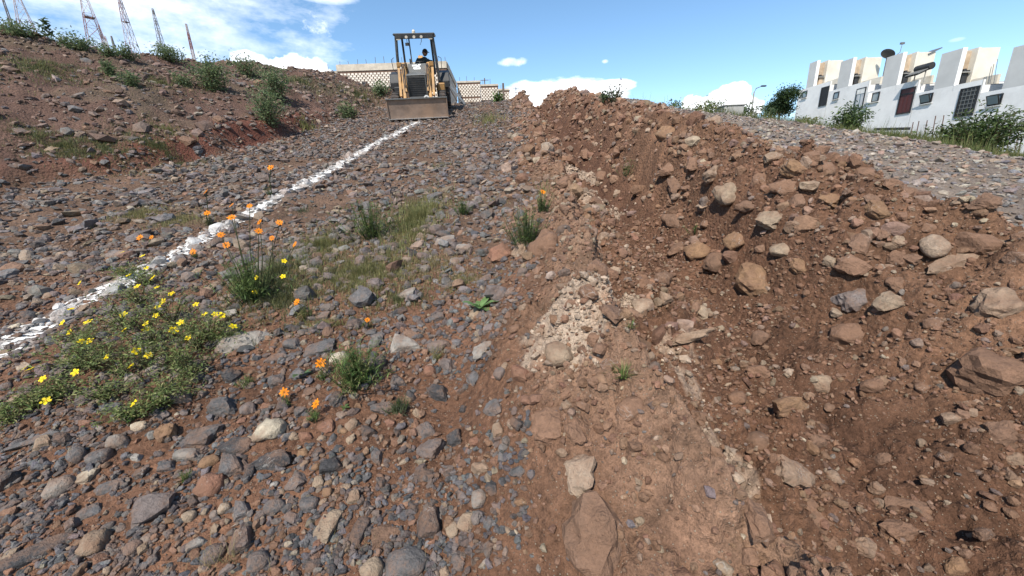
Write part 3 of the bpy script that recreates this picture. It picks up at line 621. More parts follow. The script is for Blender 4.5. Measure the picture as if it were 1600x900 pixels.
def single_stones():
    rows = [(r, 'stone') for r in HEROES.splitlines()]+[(r, 'rock') for r in TRENCH.splitlines()]
    taken = []
    for i, (r, nm) in enumerate(rows):
        a, short, where = r.split('|'); f = a.split(); px, py, w, h, ang = map(float, f[:5])
        o, xy, rr = place_stone(px, py, w, h, ang, f[5], f[6], i % 7, short+' '+where, None, nm); HERO.append((xy, rr, short)); taken.append((px, py, max(w, h)/2))
    rng = random.Random(3); used = set()
    LM = [((h[0]), h[2]) for h in HERO]
    def label_for(xy, size, colw, shape, noun):
        near = sorted(LM, key=lambda m: (m[0][0]-xy[0])**2+(m[0][1]-xy[1])**2)
        for k in range(12):
            m = near[k]; dx, dy = xy[0]-m[0][0], xy[1]-m[0][1]
            rel = ('right of' if dx > 0 else 'left of') if abs(dx) > abs(dy) else ('uphill of' if dy > 0 else 'downhill of')
            s = f'{size} {colw} {shape} {noun} {rel} the {m[1]}'
            if len(s.split()) <= 16 and s not in used: used.add(s); return s
        for k in range(8):
            s = f'{size} {colw} {shape} {noun} between the {near[k][1].split(" with")[0]} and the {near[k+1][1].split(" with")[0]}'
            if s not in used: break
        used.add(s); return ' '.join(s.split()[:16])
    def rand_many(n, box, wr, cols, kinds, noun, group, name, mind, test=None, hr=(.6, .95)):
        made = 0; tries = 0
        while made < n and tries < n*60:
            tries += 1; px = rng.uniform(box[0], box[2]); py = rng.uniform(box[1], box[3]); w = rng.uniform(*wr)*(rng.random()*.6+.7)*(1 if wr[1] > 30 else 1)
            if any((px-a)**2+(py-b)**2 < (c+w*mind)**2 for a, b, c in taken): continue
            P, t = ground(px, py)
            if test and not test(P, px, py): continue
            col = rng.choices(list(cols), list(cols.values()))[0]; kind = rng.choice(kinds)
            shape = dict(slab='flat', angular='angular', rounded='rounded', knobbly='knobbly', boulder='blocky', clod='lumpy')[kind]
            size = 'small' if w < 22 else 'fist sized' if w < 30 else 'large'
            cw = dict(grey='grey', dark='dark grey', pale='pale grey', tan='tan', cream='cream', rust='rusty', purple='purplish', brown='brown', mud='mud brown', pink='pinkish', ochre='ochre')[col]
            lab = label_for(P[:2], size, cw, shape, noun)
            place_stone(px, py, w, w*rng.uniform(*hr), rng.uniform(-50, 50), col, kind, rng.randrange(7), lab, group, name); taken.append((px, py, w/2)); made += 1
    zs = lambda P: [v[0] for v in zmask(np.array([P[:2]]))[:3]]
    lane_c = dict(grey=30, dark=22, purple=12, pale=8, tan=14, rust=7, ochre=4, cream=3)
    rand_many(140, (0, 560, 820, 895), (15, 40), lane_c, ['angular', 'slab', 'angular', 'slab', 'angular', 'rounded', 'boulder'], 'stone', 'loose stones on the foreground gravel', 'stone', .42, lambda P, x, y: zs(P)[0] < .4)
    rand_many(66, (0, 400, 800, 570), (15, 34), lane_c, ['angular', 'slab', 'slab', 'boulder'], 'stone', 'loose stones on the foreground gravel', 'stone', .4, lambda P, x, y: zs(P)[0] < .4, (.45, .7))
    rand_many(16, (420, 650, 560, 800), (13, 22), dict(tan=3, pale=2, ochre=1), ['rounded', 'knobbly'], 'pebble', 'loose stones on the foreground gravel', 'stone', .3)
    rock_c = dict(mud=36, brown=26, pink=11, tan=7, ochre=9, pale=1)
    rand_many(46, (1040, 200, 1600, 430), (20, 42), rock_c, ['boulder', 'angular', 'clod', 'boulder'], 'rock', 'rocks in the trench and its spoil', 'rock', .3, lambda P, x, y: zs(P)[0] > .6)
    rand_many(26, (770, 240, 960, 640), (16, 40), rock_c, ['boulder', 'angular', 'clod'], 'rock', 'rocks in the trench and its spoil', 'rock', .3, lambda P, x, y: zs(P)[0] > .2)
    rand_many(30, (1000, 420, 1590, 890), (16, 44), rock_c, ['boulder', 'clod', 'clod', 'angular'], 'rock', 'rocks in the trench and its spoil', 'rock', .4, lambda P, x, y: zs(P)[0] > .6)
    rand_many(20, (0, 110, 560, 260), (14, 24), dict(tan=2, pale=1, grey=3, pink=2, brown=4, purple=3), ['boulder', 'angular', 'slab'], 'rock', 'rocks on the left bank', 'rock', .6, lambda P, x, y: zs(P)[1] > .5, (.35, .6))
single_stones()

# ------------------------------------------------------------------ plants
def jit(c, r, a=.25): k = 1+r.uniform(-a, a); return (c[0]*k*(1+r.uniform(-.08, .08)), c[1]*k, c[2]*k*(1+r.uniform(-.1, .1)))
def leaf(mb, p, d, up, ln, wd, col):
    d = d.normalized(); s = d.cross(up); s = s.normalized() if s.length > 1e-4 else Vector((1, 0, 0)); n = s.cross(d)
    mb.add([p, p+d*ln*.45+s*wd/2+n*ln*.06, p+d*ln-n*ln*.10, p+d*ln*.45-s*wd/2+n*ln*.06], [(0, 1, 2, 3)], col)
def blade(mb, p, d, ln, wd, bend, col, seg=2):
    d = d.normalized(); s = d.cross(Vector((0, 0, 1))); s = s.normalized() if s.length > .05 else Vector((1, 0, 0)); vs = []; fs = []; q = p.copy()
    out = Vector((d.x, d.y, 0))*bend-Vector((0, 0, bend*.55))
    for i in range(seg+1):
        w = wd*(1-i/seg*.85)/2; vs += [q-s*w, q+s*w]; q = q+(d+out*(i/seg)).normalized()*ln/seg
    mb.add(vs, [(2*i, 2*i+1, 2*i+3, 2*i+2) for i in range(seg)], col)
GREEN = [(.12, .175, .052), (.155, .215, .068), (.095, .145, .052)]; OLIVE = [(.19, .19, .075), (.25, .225, .10), (.15, .16, .062)]; DARKG = [(.06, .095, .045), (.085, .125, .058), (.10, .135, .07)]
STRAW = [(.30, .25, .13), (.25, .2, .10), (.22, .19, .10)]; FRESH = [(.08, .15, .035), (.10, .17, .045), (.06, .12, .03)]; GREYG = [(.085, .10, .055), (.07, .085, .045), (.11, .115, .065)]
def bush(name, pos, w, h, n, lsz, pal, label, cat='bush', group=None, seed=1, stems=9, narrow=.38, airy=.0, droop=0., stemcol=(.09, .065, .04), spread=1.0):
    r = random.Random(seed); root = empty(name, pos, 0, label, cat, group); fo = MB(); st = MB(); per = max(1, n//(stems*5))
    for i in range(stems):
        a = 2*math.pi*(i+r.random()*.7)/stems; q = math.sqrt(r.random())*w/2*spread; tip = Vector((math.cos(a)*q, math.sin(a)*q, h*(r.uniform(.6, 1.0)-.35*(q/(w/2+1e-6))**2)))
        b0 = Vector((math.cos(a)*q*.15, math.sin(a)*q*.15, -.03)); mid = (b0+tip)/2+Vector((r.uniform(-.06, .06)*w, r.uniform(-.06, .06)*w, h*.08))
        st.tube([b0, mid, tip], [.012*h+.002, .008*h+.0015, .002+.001*h], 4, stemcol, False)
        for k in range(5):
            t = (k+1)/5; p = b0.lerp(mid, t*2) if t < .5 else mid.lerp(tip, t*2-1)
            dd = Vector((r.gauss(0, 1), r.gauss(0, 1), r.uniform(.1, .9))).normalized(); sub = p+dd*w*.20*r.uniform(.4, 1)
            if airy: st.tube([p, sub], [.003*h+.001, .001], 3, stemcol, False)
            for _ in range(per):
                u = r.random(); g = w*narrow*.28
                pp = p.lerp(sub, u)+Vector((r.gauss(0, g), r.gauss(0, g), r.gauss(0, h*.10)))*(1-airy*.85)
                if pp.z < .0: pp.z = abs(pp.z)*.4
                ld = (Vector((r.gauss(0, 1), r.gauss(0, 1), r.gauss(.25-droop, .6)))).normalized()
                leaf(fo, pp, ld, Vector((r.gauss(0, .5), r.gauss(0, .5), 1)), lsz*r.uniform(.6, 1.3), lsz*r.uniform(.3, .5), jit(r.choice(pal), r))
    st.build('stem', LEAF, root); fo.build('foliage', LEAF, root); return root
def grass_patch(name, spots, label=None, kind='stuff', seed=1, cat=None, group=None, root_pos=None):
    """spots: (px, py, rx, ry, n, h, pal, width)"""
    r = random.Random(seed); mb = MB(); base_ = Vector(root_pos) if root_pos is not None else Vector((0, 0, 0)); allp = []
    for (px, py, rx, ry, n, h, pal, wd) in spots:
        P0, t0 = ground(px, py); ex = rx*t0/FPX; P1, _ = ground(px, py-ry*.9); P2, _ = ground(px, py+ry*.9); ey = max(.03, min(6., abs(P1[1]-P2[1])/2))
        for _ in range(n):
            a = r.random()*6.283; q = min(1.7, abs(r.gauss(0, .62))); allp.append((P0[0]+math.cos(a)*q*ex, P0[1]+math.sin(a)*q*ey, h, pal, wd))
    A = np.array([(a[0], a[1]) for a in allp]); Z = height(A[:, 0], A[:, 1])
    cl = fbm(A[:, 0]*6, A[:, 1]*6, 2, 5+seed)
    for (x, y, h, pal, wd), z, c in zip(allp, Z, cl):
        if c < -.18 and r.random() < .7: continue
        d = Vector((r.gauss(0, .45), r.gauss(0, .45), 1)); blade(mb, Vector((x, y, z-.005))-base_, d, h*r.uniform(.4, 1.1), wd*r.uniform(.6, 1.3), r.uniform(.1, 1.0), jit(r.choice(pal), r), 2)
    o = mb.build(name, LEAF); o.location = base_; return tag(o, label, cat, group, kind)
def tuft(pos, h, n, pal, label, wd=.006, seed=1, lean=.5, group=None):
    r = random.Random(seed); mb = MB()
    for _ in range(n): blade(mb, Vector((r.gauss(0, h*.10), r.gauss(0, h*.10), 0)), Vector((r.gauss(0, lean), r.gauss(0, lean), 1)), h*r.uniform(.5, 1.1), wd, r.uniform(.2, 1.1), jit(r.choice(pal), r), 3)
    o = mb.build('grass_tuft', LEAF); o.location = pos; return tag(o, label, 'grass tuft', group)
def flower_mesh(name, petals, pr, col, ccol, seed):
    r = random.Random(seed); mb = MB()
    for k in range(petals):
        a = 2*math.pi*k/petals; d = Vector((math.cos(a), math.sin(a), .22)); s = Vector((-math.sin(a), math.cos(a), 0)); w = pr*3.5/petals; q = r.uniform(.85, 1.05)
        mb.add([d*pr*.12, d*pr*.55*q+s*w*.5, d*pr*.98*q+s*w*.34+Vector((0, 0, -pr*.06)), d*pr*1.05*q+Vector((0, 0, -pr*.10)), d*pr*.98*q-s*w*.34+Vector((0, 0, -pr*.06)), d*pr*.55*q-s*w*.5], [(0, 1, 2, 3, 4, 5)], jit(col, r, .08))
    mb.lathe([(0, .14*pr), (pr*.16, .10*pr), (pr*.20, .02*pr), (0, -.06*pr)], (0, 0, 0), 'z', 7)
    mb.c[-28:] = [ccol]*28
    return mb.mesh(name)
PETAL = leaf_mat(); PETAL.name = 'petal'
YFL = [flower_mesh('yellow_flower', 5, 1, (.90, .70, .015), (.75, .48, .01), k) for k in range(3)]
OFL = [flower_mesh('orange_flower', 8, 1, (.85, .26, .008), (.35, .14, .01), k) for k in range(3)]
def flower_on(root, pos, size, meshes, r, name='flower', face=None):
    o = bpy.data.objects.new(name, r.choice(meshes)); COL.objects.link(o); o.parent = root; o.location = Vector(pos)-root.location; o.scale = (size,)*3
    n = face or Vector((r.gauss(0, .45), -.55+r.gauss(0, .35), 1)); o.rotation_mode = 'QUATERNION'; o.rotation_quaternion = n.to_track_quat('Z', 'Y') @ Matrix.Rotation(r.random()*6, 3, 'Z').to_quaternion()
    if not o.data.materials: o.data.materials.append(PETAL)
    return o
YELLOW_PX = [(192, 394), (223, 400), (189, 424), (201, 430), (229, 419), (239, 434), (245, 449), (214, 448), (268, 459), (255, 471), (246, 480), (244, 493), (193, 492), (138, 503), (98, 504), (111, 483), (109, 519), (228, 506), (228, 515), (195, 515), (283, 504), (271, 516), (294, 528), (306, 476), (319, 492), (336, 491), (346, 493), (364, 510), (127, 533), (140, 533), (213, 549), (167, 558), (232, 555), (118, 582), (205, 572), (67, 592), (72, 626), (210, 630), (125, 442), (38, 576), (47, 577)]
def yellow_shrub():
    r = random.Random(8); c, _ = ground(225, 590); root = empty('yellow_flower_plant', (c[0], c[1], c[2]), 0, 'low sprawling plant dotted with bright yellow flowers beside the chalk line', 'flowering plant')
    fo = MB(); st = MB()
    hubs = [(235, 560, .30), (190, 570, .26), (280, 560, .26), (150, 560, .22), (310, 530, .24), (240, 520, .30), (200, 500, .26), (270, 490, .26), (220, 460, .24), (330, 515, .2), (120, 560, .18), (170, 610, .16), (270, 605, .16), (90, 605, .14), (60, 620, .12), (215, 635, .12), (20, 640, .10), (130, 520, .16), (230, 430, .16), (200, 415, .12), (360, 520, .12), (300, 575, .2), (255, 620, .14)]
    hw = []
    for px, py, hh in hubs:
        g, t = ground(px, py+18); g = Vector(g); hh *= 1.15; hw.append((g, hh, t))
        for _ in range(24):
            a = r.random()*6.28; q = r.uniform(.05, .25)*(hh/.22)**.7; tip = g+Vector((math.cos(a)*q, math.sin(a)*q, hh*r.uniform(.25, .95))); mid = (g+tip)/2+Vector((0, 0, hh*.2))
            st.tube([g-root.location, mid-root.location, tip-root.location], [.0025, .002, .001], 3, (.09, .085, .04), False)
            for k in range(19):
                u = r.uniform(.15, 1.05); p = (g.lerp(mid, u*2) if u < .5 else mid.lerp(tip, u*2-1))+Vector((r.gauss(0, .018), r.gauss(0, .018), r.gauss(0, .015)))
                leaf(fo, p-root.location, Vector((r.gauss(0, 1), r.gauss(0, 1), r.gauss(.3, .5))), Vector((r.gauss(0, .4), r.gauss(0, .4), 1)), r.uniform(.014, .034), r.uniform(.005, .010), jit(r.choice([(.16, .21, .068), (.20, .24, .085), (.125, .17, .055), (.26, .26, .115)]), r))
    st.build('stem', LEAF, root); fo.build('foliage', LEAF, root)
    for px, py in YELLOW_PX:
        g, t = ground(px, py); d = ray(px, py); best = min(hw, key=lambda k: abs(k[0][0]-g[0])+abs(k[0][1]-g[1])*.6); lift = min(.12, best[1]*.6)
        # on the sight line, at the height of the foliage top
        tt = t*(1-min(.2, lift/1.35)); P = CAM+tt*d; flower_on(root, P, (.024*r.uniform(.8, 1.2)), YFL, r)
yellow_shrub()
def cosmos(base_px, flowers, label, leafy=True, seed=1, fs=.030, ferny=60, h0=.2, pal=GREEN, extra_y=()):
    r = random.Random(seed); g, t = ground(*base_px); g = Vector(g); root = empty('orange_flower_plant', g, 0, label, 'flowering plant', 'orange flowered plants'); st = MB(); fo = MB()
    tips = []
    for (px, py) in flowers:
        Y = g.y+r.uniform(-.08, .12)*min(1, t/4); P = Vector(at_y(px, py, Y)); gz = hgt(P.x, P.y)
        if P.z < gz+.04: Y = float(ground(px, py)[0][1])-.12; P = Vector(at_y(px, py, Y))
        tips.append((P, Vector((g.x+(P.x-g.x)*.3, g.y+(P.y-g.y)*.3, 0)), OFL, fs))
    for (px, py) in extra_y:
        P = Vector(at_y(px, py, g.y-.05)); tips.append((P, Vector((g.x+(P.x-g.x)*.5, g.y, 0)), YFL, fs*.75))
    for P, b, ms, s in tips:
        b.z = hgt(b.x, b.y)-.01; mid = (b+P)/2+Vector((r.gauss(0, .02), r.gauss(0, .02), .02)); st.tube([b-g, mid-g, P-g-Vector((0, 0, .004))], [.0016*t, .0012*t, .0009*t], 4, (.075, .085, .04), False)
        flower_on(root, P, s*r.uniform(.85, 1.15), ms, r, 'flower', Vector((r.gauss(0, .4), -.75+r.gauss(0, .3), .8)))
    if leafy:
        for _ in range(ferny):
            a = r.random()*6.28; q = abs(r.gauss(0, h0*.55)); b = Vector((math.cos(a)*q*.4, math.sin(a)*q*.4, -.005)); tip = Vector((math.cos(a)*q, math.sin(a)*q, h0*r.uniform(.4, 1.25))); st.tube([b, tip], [.0025, .0012], 3, (.06, .085, .03), False)
            for k in range(12):
                p = b.lerp(tip, r.uniform(.2, 1)); leaf(fo, p, Vector((r.gauss(0, 1), r.gauss(0, 1), r.gauss(.4, .5))), Vector((0, 0, 1)), r.uniform(.025, .06)*(h0/.2)**.5, r.uniform(.003, .007)*(h0/.2)**.5, jit(r.choice(pal), r))
    if st.v: st.build('stem', LEAF, root)
    if fo.v: fo.build('foliage', LEAF, root)
    return root
cosmos((395, 470), [(362, 321), (390, 322), (362, 340), (404, 361), (437, 348), (425, 372), (461, 382), (345, 367), (354, 383), (406, 347)], 'tall ferny plant with many orange flowers standing beside the chalk line', seed=2, h0=.30, ferny=150, extra_y=[(401, 434), (444, 408), (442, 432), (399, 456)], fs=.027)
cosmos((422, 305), [(423, 262)], 'lone orange flower on a thin stem highest up the lane', seed=3, h0=.10, ferny=12, fs=.05)
cosmos((326, 352), [(322, 300), (324, 333)], 'pair of orange flowers beyond the chalk line, one above the other', seed=4, h0=.12, ferny=20, fs=.045, pal=OLIVE)
cosmos((305, 405), [(302, 394)], 'orange flower lying low against the white chalk line', seed=5, h0=.06, ferny=8, fs=.032)
cosmos((236, 385), [(237, 371), (219, 371)], 'two low orange flowers among stones left of the chalk line', seed=6, h0=.06, ferny=12, fs=.034)
cosmos((478, 500), [(464, 472)], 'single orange flower leaning over the olive grass', seed=7, h0=.10, ferny=30, fs=.032, pal=OLIVE)
cosmos((574, 512), [(574, 500)], 'tiny orange flower at the right end of the olive grass', seed=8, h0=.05, ferny=10, fs=.018, pal=OLIVE)
cosmos((505, 592), [(501, 568)], 'orange flower standing over a pale pebble beside ferny leaves', seed=9, h0=.05, ferny=10, fs=.027)
cosmos((447, 634), [(444, 613)], 'largest orange flower, low over black stones in the foreground', seed=10, h0=.05, ferny=8, fs=.029)
cosmos((492, 655), [(494, 631)], 'orange flower with pale bud leaves, lowest of all', seed=11, h0=.06, ferny=14, fs=.026)
cosmos((846, 330), [(848, 300)], 'small orange yellow flower on the brown trench lip', seed=12, h0=.16, ferny=40, fs=.035)
def broad_plant(px, py, size, n, pal, label, seed):
    r = random.Random(seed); g, _ = ground(px, py); root = empty('broad_leaved_plant', Vector(g), 0, label, 'plant'); st = MB(); st.tube([(0, 0, -.01), (0, 0, size*.35)], [size*.03, size*.02], 5, (.10, .14, .05)); st.build('stem', LEAF, root)
    for k in range(n):
        a = k*2.4+r.uniform(-.3, .3); e = r.uniform(.25, .9); ln = size*r.uniform(.6, 1); wd = ln*.42; mb = MB(); d = Vector((math.cos(a), math.sin(a), 0)); s = Vector((-math.sin(a), math.cos(a), 0)); vs = []; c0 = jit(r.choice(pal), r, .15)
        prof = [(0, .06), (.25, .7), (.5, 1), (.75, .75), (1, .04)]
        for t, w in prof:
            z = ln*t*e-ln*.5*t*t*.8; c = d*ln*t*.9+Vector((0, 0, z+size*.15+size*.03*k/n)); vs += [c-s*wd*w/2+Vector((0, 0, wd*w*.14)), c, c+s*wd*w/2+Vector((0, 0, wd*w*.14))]
        mb.add(vs, [(3*i+j, 3*i+j+1, 3*i+j+4, 3*i+j+3) for i in range(4) for j in (0, 1)], c0); o = mb.build('leaf', LEAF, root)
        for p in o.data.polygons: p.use_smooth = True
broad_plant(750, 488, .17, 9, [(.13, .22, .08), (.15, .25, .10)], 'pale green broad leaved plant growing beside stones at the trench lip', 1)
broad_plant(473, 590, .10, 5, [(.09, .14, .06), (.11, .16, .075)], 'small dull green broad leaved seedling left of an orange flower', 2)
broad_plant(538, 640, .05, 4, [(.09, .14, .05)], 'tiny upright broad leaved seedling right of the lowest orange flower', 3)
def fern(px, py, w, h, label, seed, pal=FRESH, n=120):
    return cosmos((px, py), [], label, True, seed, h0=h, ferny=n, pal=pal)
def fern_plant(px, py, h, n, pal, label, seed):
    o = cosmos((px, py), [], label, True, seed, h0=h, ferny=n, pal=pal); o.name = 'ferny_plant'; del o['group']; o['category'] = 'plant'
fern_plant(560, 602, .19, 130, GREEN+FRESH+OLIVE, 'bright ferny green plant over grey stones in the foreground', 31)
fern_plant(583, 372, .34, 120, GREEN, 'upright leafy green weed standing in the stony lane', 32)
fern_plant(822, 385, .26, 110, GREEN+GREYG, 'feathery green weed on the left edge of the trench', 33)
fern_plant(724, 335, .16, 50, GREEN, 'round green weed beside the brown apron', 34)
fern_plant(624, 645, .07, 50, GREYG, 'wispy grey green weed above the veined grey plate', 35)
fern_plant(385, 605, .05, 25, GREEN, 'little green sprig on red soil by the pale boulder', 36)
fern_plant(205, 655, .05, 30, FRESH, 'green sprig between dark stones at the lower left', 37)
fern_plant(980, 275, .25, 25, GREEN, 'small dark weed hanging on the far trench wall', 38)
fern_plant(1085, 365, .12, 12, GREEN, 'tiny green sprig in the trench wall among pinkish rocks', 39)
tuft(ground(290, 752)[0], .055, 80, FRESH+STRAW, 'small fresh grass tuft on top of the purplish grey slab', .0035, 5)
tuft(ground(682, 562)[0], .10, 45, OLIVE+STRAW, 'yellowish grass tuft in front of the whitish grey rock', .005, 6)
tuft(ground(972, 590)[0], .085, 70, GREEN+OLIVE, 'drooping green grass tuft on the trench lip', .004, 7, .9)
tuft(ground(985, 512)[0], .05, 30, FRESH+STRAW, 'wisp of pale grass beside the brown slab on the lip', .004, 8, .9)
grass_patch('olive_grass', [(560, 430, 110, 38, 13000, .085, OLIVE+STRAW[2:], .0045), (650, 345, 40, 45, 7000, .14, OLIVE, .006), (500, 385, 55, 25, 3200, .10, OLIVE, .005), (620, 470, 70, 26, 2600, .05, OLIVE+GREYG, .004), (720, 440, 55, 25, 2000, .05, OLIVE+STRAW, .004), (440, 470, 50, 45, 2600, .08, OLIVE+GREYG, .005), (430, 430, 60, 60, 5500, .10, GREYG+OLIVE, .005), (500, 510, 70, 18, 1700, .05, OLIVE, .004), (470, 330, 26, 12, 250, .08, GREYG, .006)], seed=2)
grass_patch('dry_grass', [(680, 412, 50, 18, 1600, .07, STRAW, .004), (610, 435, 60, 18, 1200, .06, STRAW, .004), (350, 880, 70, 20, 70, .12, STRAW, .0022), (560, 860, 200, 40, 40, .08, STRAW, .002)], seed=3)
grass_patch('lane_weeds', [(215, 336, 45, 14, 2600, .08, OLIVE+STRAW, .005), (285, 345, 45, 16, 2200, .08, OLIVE+STRAW, .005), (765, 188, 26, 12, 350, .25, OLIVE, .02), (690, 262, 18, 6, 120, .12, OLIVE, .008), (480, 202, 14, 8, 200, .25, OLIVE, .02), (770, 320, 50, 20, 250, .07, OLIVE, .006), (850, 300, 20, 25, 200, .1, OLIVE, .007), (180, 605, 60, 20, 250, .05, GREYG, .004)], seed=4)
grass_patch('bank_weeds', [(95, 230, 95, 26, 7000, .085, GREYG+OLIVE, .007), (245, 228, 70, 22, 5000, .085, GREYG+OLIVE, .007), (170, 235, 60, 20, 2600, .08, GREYG+OLIVE, .007), (60, 105, 100, 34, 6000, .10, GREYG+OLIVE, .011), (250, 130, 70, 16, 2200, .11, GREYG+OLIVE, .011), (265, 205, 40, 12, 1000, .10, OLIVE, .007), (560, 150, 45, 18, 1500, .28, OLIVE+GREYG, .016), (470, 130, 60, 14, 1500, .25, OLIVE+GREYG, .016)], seed=5)
# bushes of the left bank: pixel of the foot, width and height in metres at that place
def at_ground_bush(px, py, wpx, hpx, n, lsz, pal, label, seed, **k):
    P, t = ground(px, py); s = t/FPX*1.0
    return bush(k.pop('name', 'bush'), Vector(P)-Vector((0, 0, .02)), wpx*s, hpx*s*.95, n, lsz*s, pal, label, seed=seed, **k)
BK = 'bushes on the left bank'; BANKG = [(.14, .19, .09), (.17, .22, .105), (.11, .16, .08), (.20, .235, .125)]
for i, (px, py, w, h, n, lab) in enumerate([(335, 143, 62, 50, 900, 'wide leafy bush on the bank under the farthest mast'), (433, 158, 46, 52, 700, 'tall bush on the bank near the pale cloud'), (423, 196, 50, 48, 800, 'bushy green shrub standing lowest on the bank'), (264, 95, 42, 22, 450, 'flat topped bush on the skyline right of the masts'), (205, 134, 28, 20, 260, 'small bush halfway down the bank below two masts'), (172, 117, 20, 22, 220, 'small bright green bush on the bank below the tall mast'), (288, 134, 26, 22, 220, 'sparse bush left of the wide leafy bush'), (545, 186, 30, 24, 300, 'little dark bush low on the bank left of the digger'), (200, 94, 26, 22, 260, 'dark bush on the skyline between two masts'), (170, 88, 24, 16, 240, 'low bush on the skyline right of the tall mast'), (122, 80, 52, 24, 520, 'long dark bush on the skyline left of the tall mast'), (32, 57, 60, 20, 480, 'leafy bush on the skyline at the far left'), (388, 120, 40, 30, 320, 'loose weedy bush on the skyline above the bank'), (595, 150, 30, 20, 200, 'weedy bush beside the digger below the block wall')]):
    at_ground_bush(px, py, w, h*1.1, int(n*2.4), 4.4, BANKG, lab, 50+i, group=BK, stems=12)
at_ground_bush(77, 62, 24, 38, 60, 9, DARKG, 'single tall sapling with a few big leaves on the skyline', 71, name='sapling', stems=2, airy=1, cat='sapling', spread=.3)
at_ground_bush(952, 160, 34, 20, 380, 6, DARKG, 'dark shrub with thin twigs on top of the spoil heap', 72, name='shrub', stems=8, cat='shrub')
at_ground_bush(960, 160, 30, 42, 110, 4, GREYG, 'thin leafless twigs rising out of the shrub on the heap', 73, name='twiggy_weed', stems=7, airy=1, cat='weed')
at_ground_bush(778, 160, 16, 16, 160, 6, FRESH+GREEN, 'small light green bush at the top of the lane', 74, stems=6)

# ------------------------------------------------------------------ materials of the built things
YEL = plain('worn_yellow_paint', (.36, .195, .06), .6, 0, .25, 6, (.17, .11, .065), .6, .2); BLK = plain('dull_black_steel', (.022, .024, .027), .55, 0, .25, 9, (.07, .06, .05), .4)
RUST = plain('scraped_rusty_steel', (.175, .125, .097), .6, .15, .35, 3.2, (.27, .17, .11), .65, .35); TYRE = plain('tyre_rubber', (.025, .024, .024), .9, 0, .2, 12, (.12, .085, .065), .5)
GREYP = plain('grey_paint', (.11, .115, .115), .5, 0, .15, 6, (.13, .11, .09), .3); STEEL = plain('bright_steel', (.5, .5, .5), .35, .6, .1); WHITEP = plain('white_paint', (.72, .72, .70), .6, 0, .08, 5, (.35, .3, .25), .25)
CLOTH = plain('dark_green_cloth', (.022, .032, .034), .9, 0, .2, 20); SKIN = plain('skin', (.20, .11, .075), .6, 0, .05); HAIR = plain('dark_cap_cloth', (.014, .014, .018), .85, 0, .1); LENS = plain('lamp_glass', (.55, .5, .42), .2, 0, .05)
HOUSEW = plain('white_render', (.74, .735, .73), .9, 0, .05, 1.6, (.50, .50, .50), .35, .1); CREAMW = plain('cream_render', (.62, .585, .51), .9, 0, .07, 1.3, (.46, .39, .30), .4, .1); GREYW = plain('grey_render', (.52, .52, .515), .9, 0, .06, 1.2, (.40, .40, .40), .35, .1)
STAIN = plain('stained_render', (.45, .35, .25), .9, 0, .3, 1.6, (.22, .15, .10), .6, .1); DARKM = plain('black_door_metal', (.018, .018, .020), .45); REDM = plain('red_brown_door_metal', (.075, .018, .018), .5, 0, .15, 6)
GLASS = plain('window_glass', (.22, .27, .30), .12, 0, .08, 2); CURT = plain('pale_curtain', (.45, .47, .5), .8, 0, .2, 5); CONC = plain('concrete', (.30, .295, .28), .9, 0, .2, 3, (.18, .17, .15), .4, .2); REBAR = plain('rusty_rod', (.10, .055, .04), .8)
BLOCKP = plain('pale_block', (.66, .60, .52), .9, 0, .14, 2.2, (.36, .29, .23), .5, .2); COPE = plain('sandy_coping', (.46, .41, .34), .9, 0, .2, 3, (.28, .23, .18), .4, .2); BLOCKB = plain('brown_joint', (.13, .080, .058), .9, 0, .2, 4); MASTR = plain('mast_red', (.22, .085, .075), .6); MASTW = plain('mast_white', (.42, .36, .36), .6); MASTG = plain('mast_grey', (.20, .19, .19), .6); WOOD = plain('old_wood', (.12, .09, .07), .9)

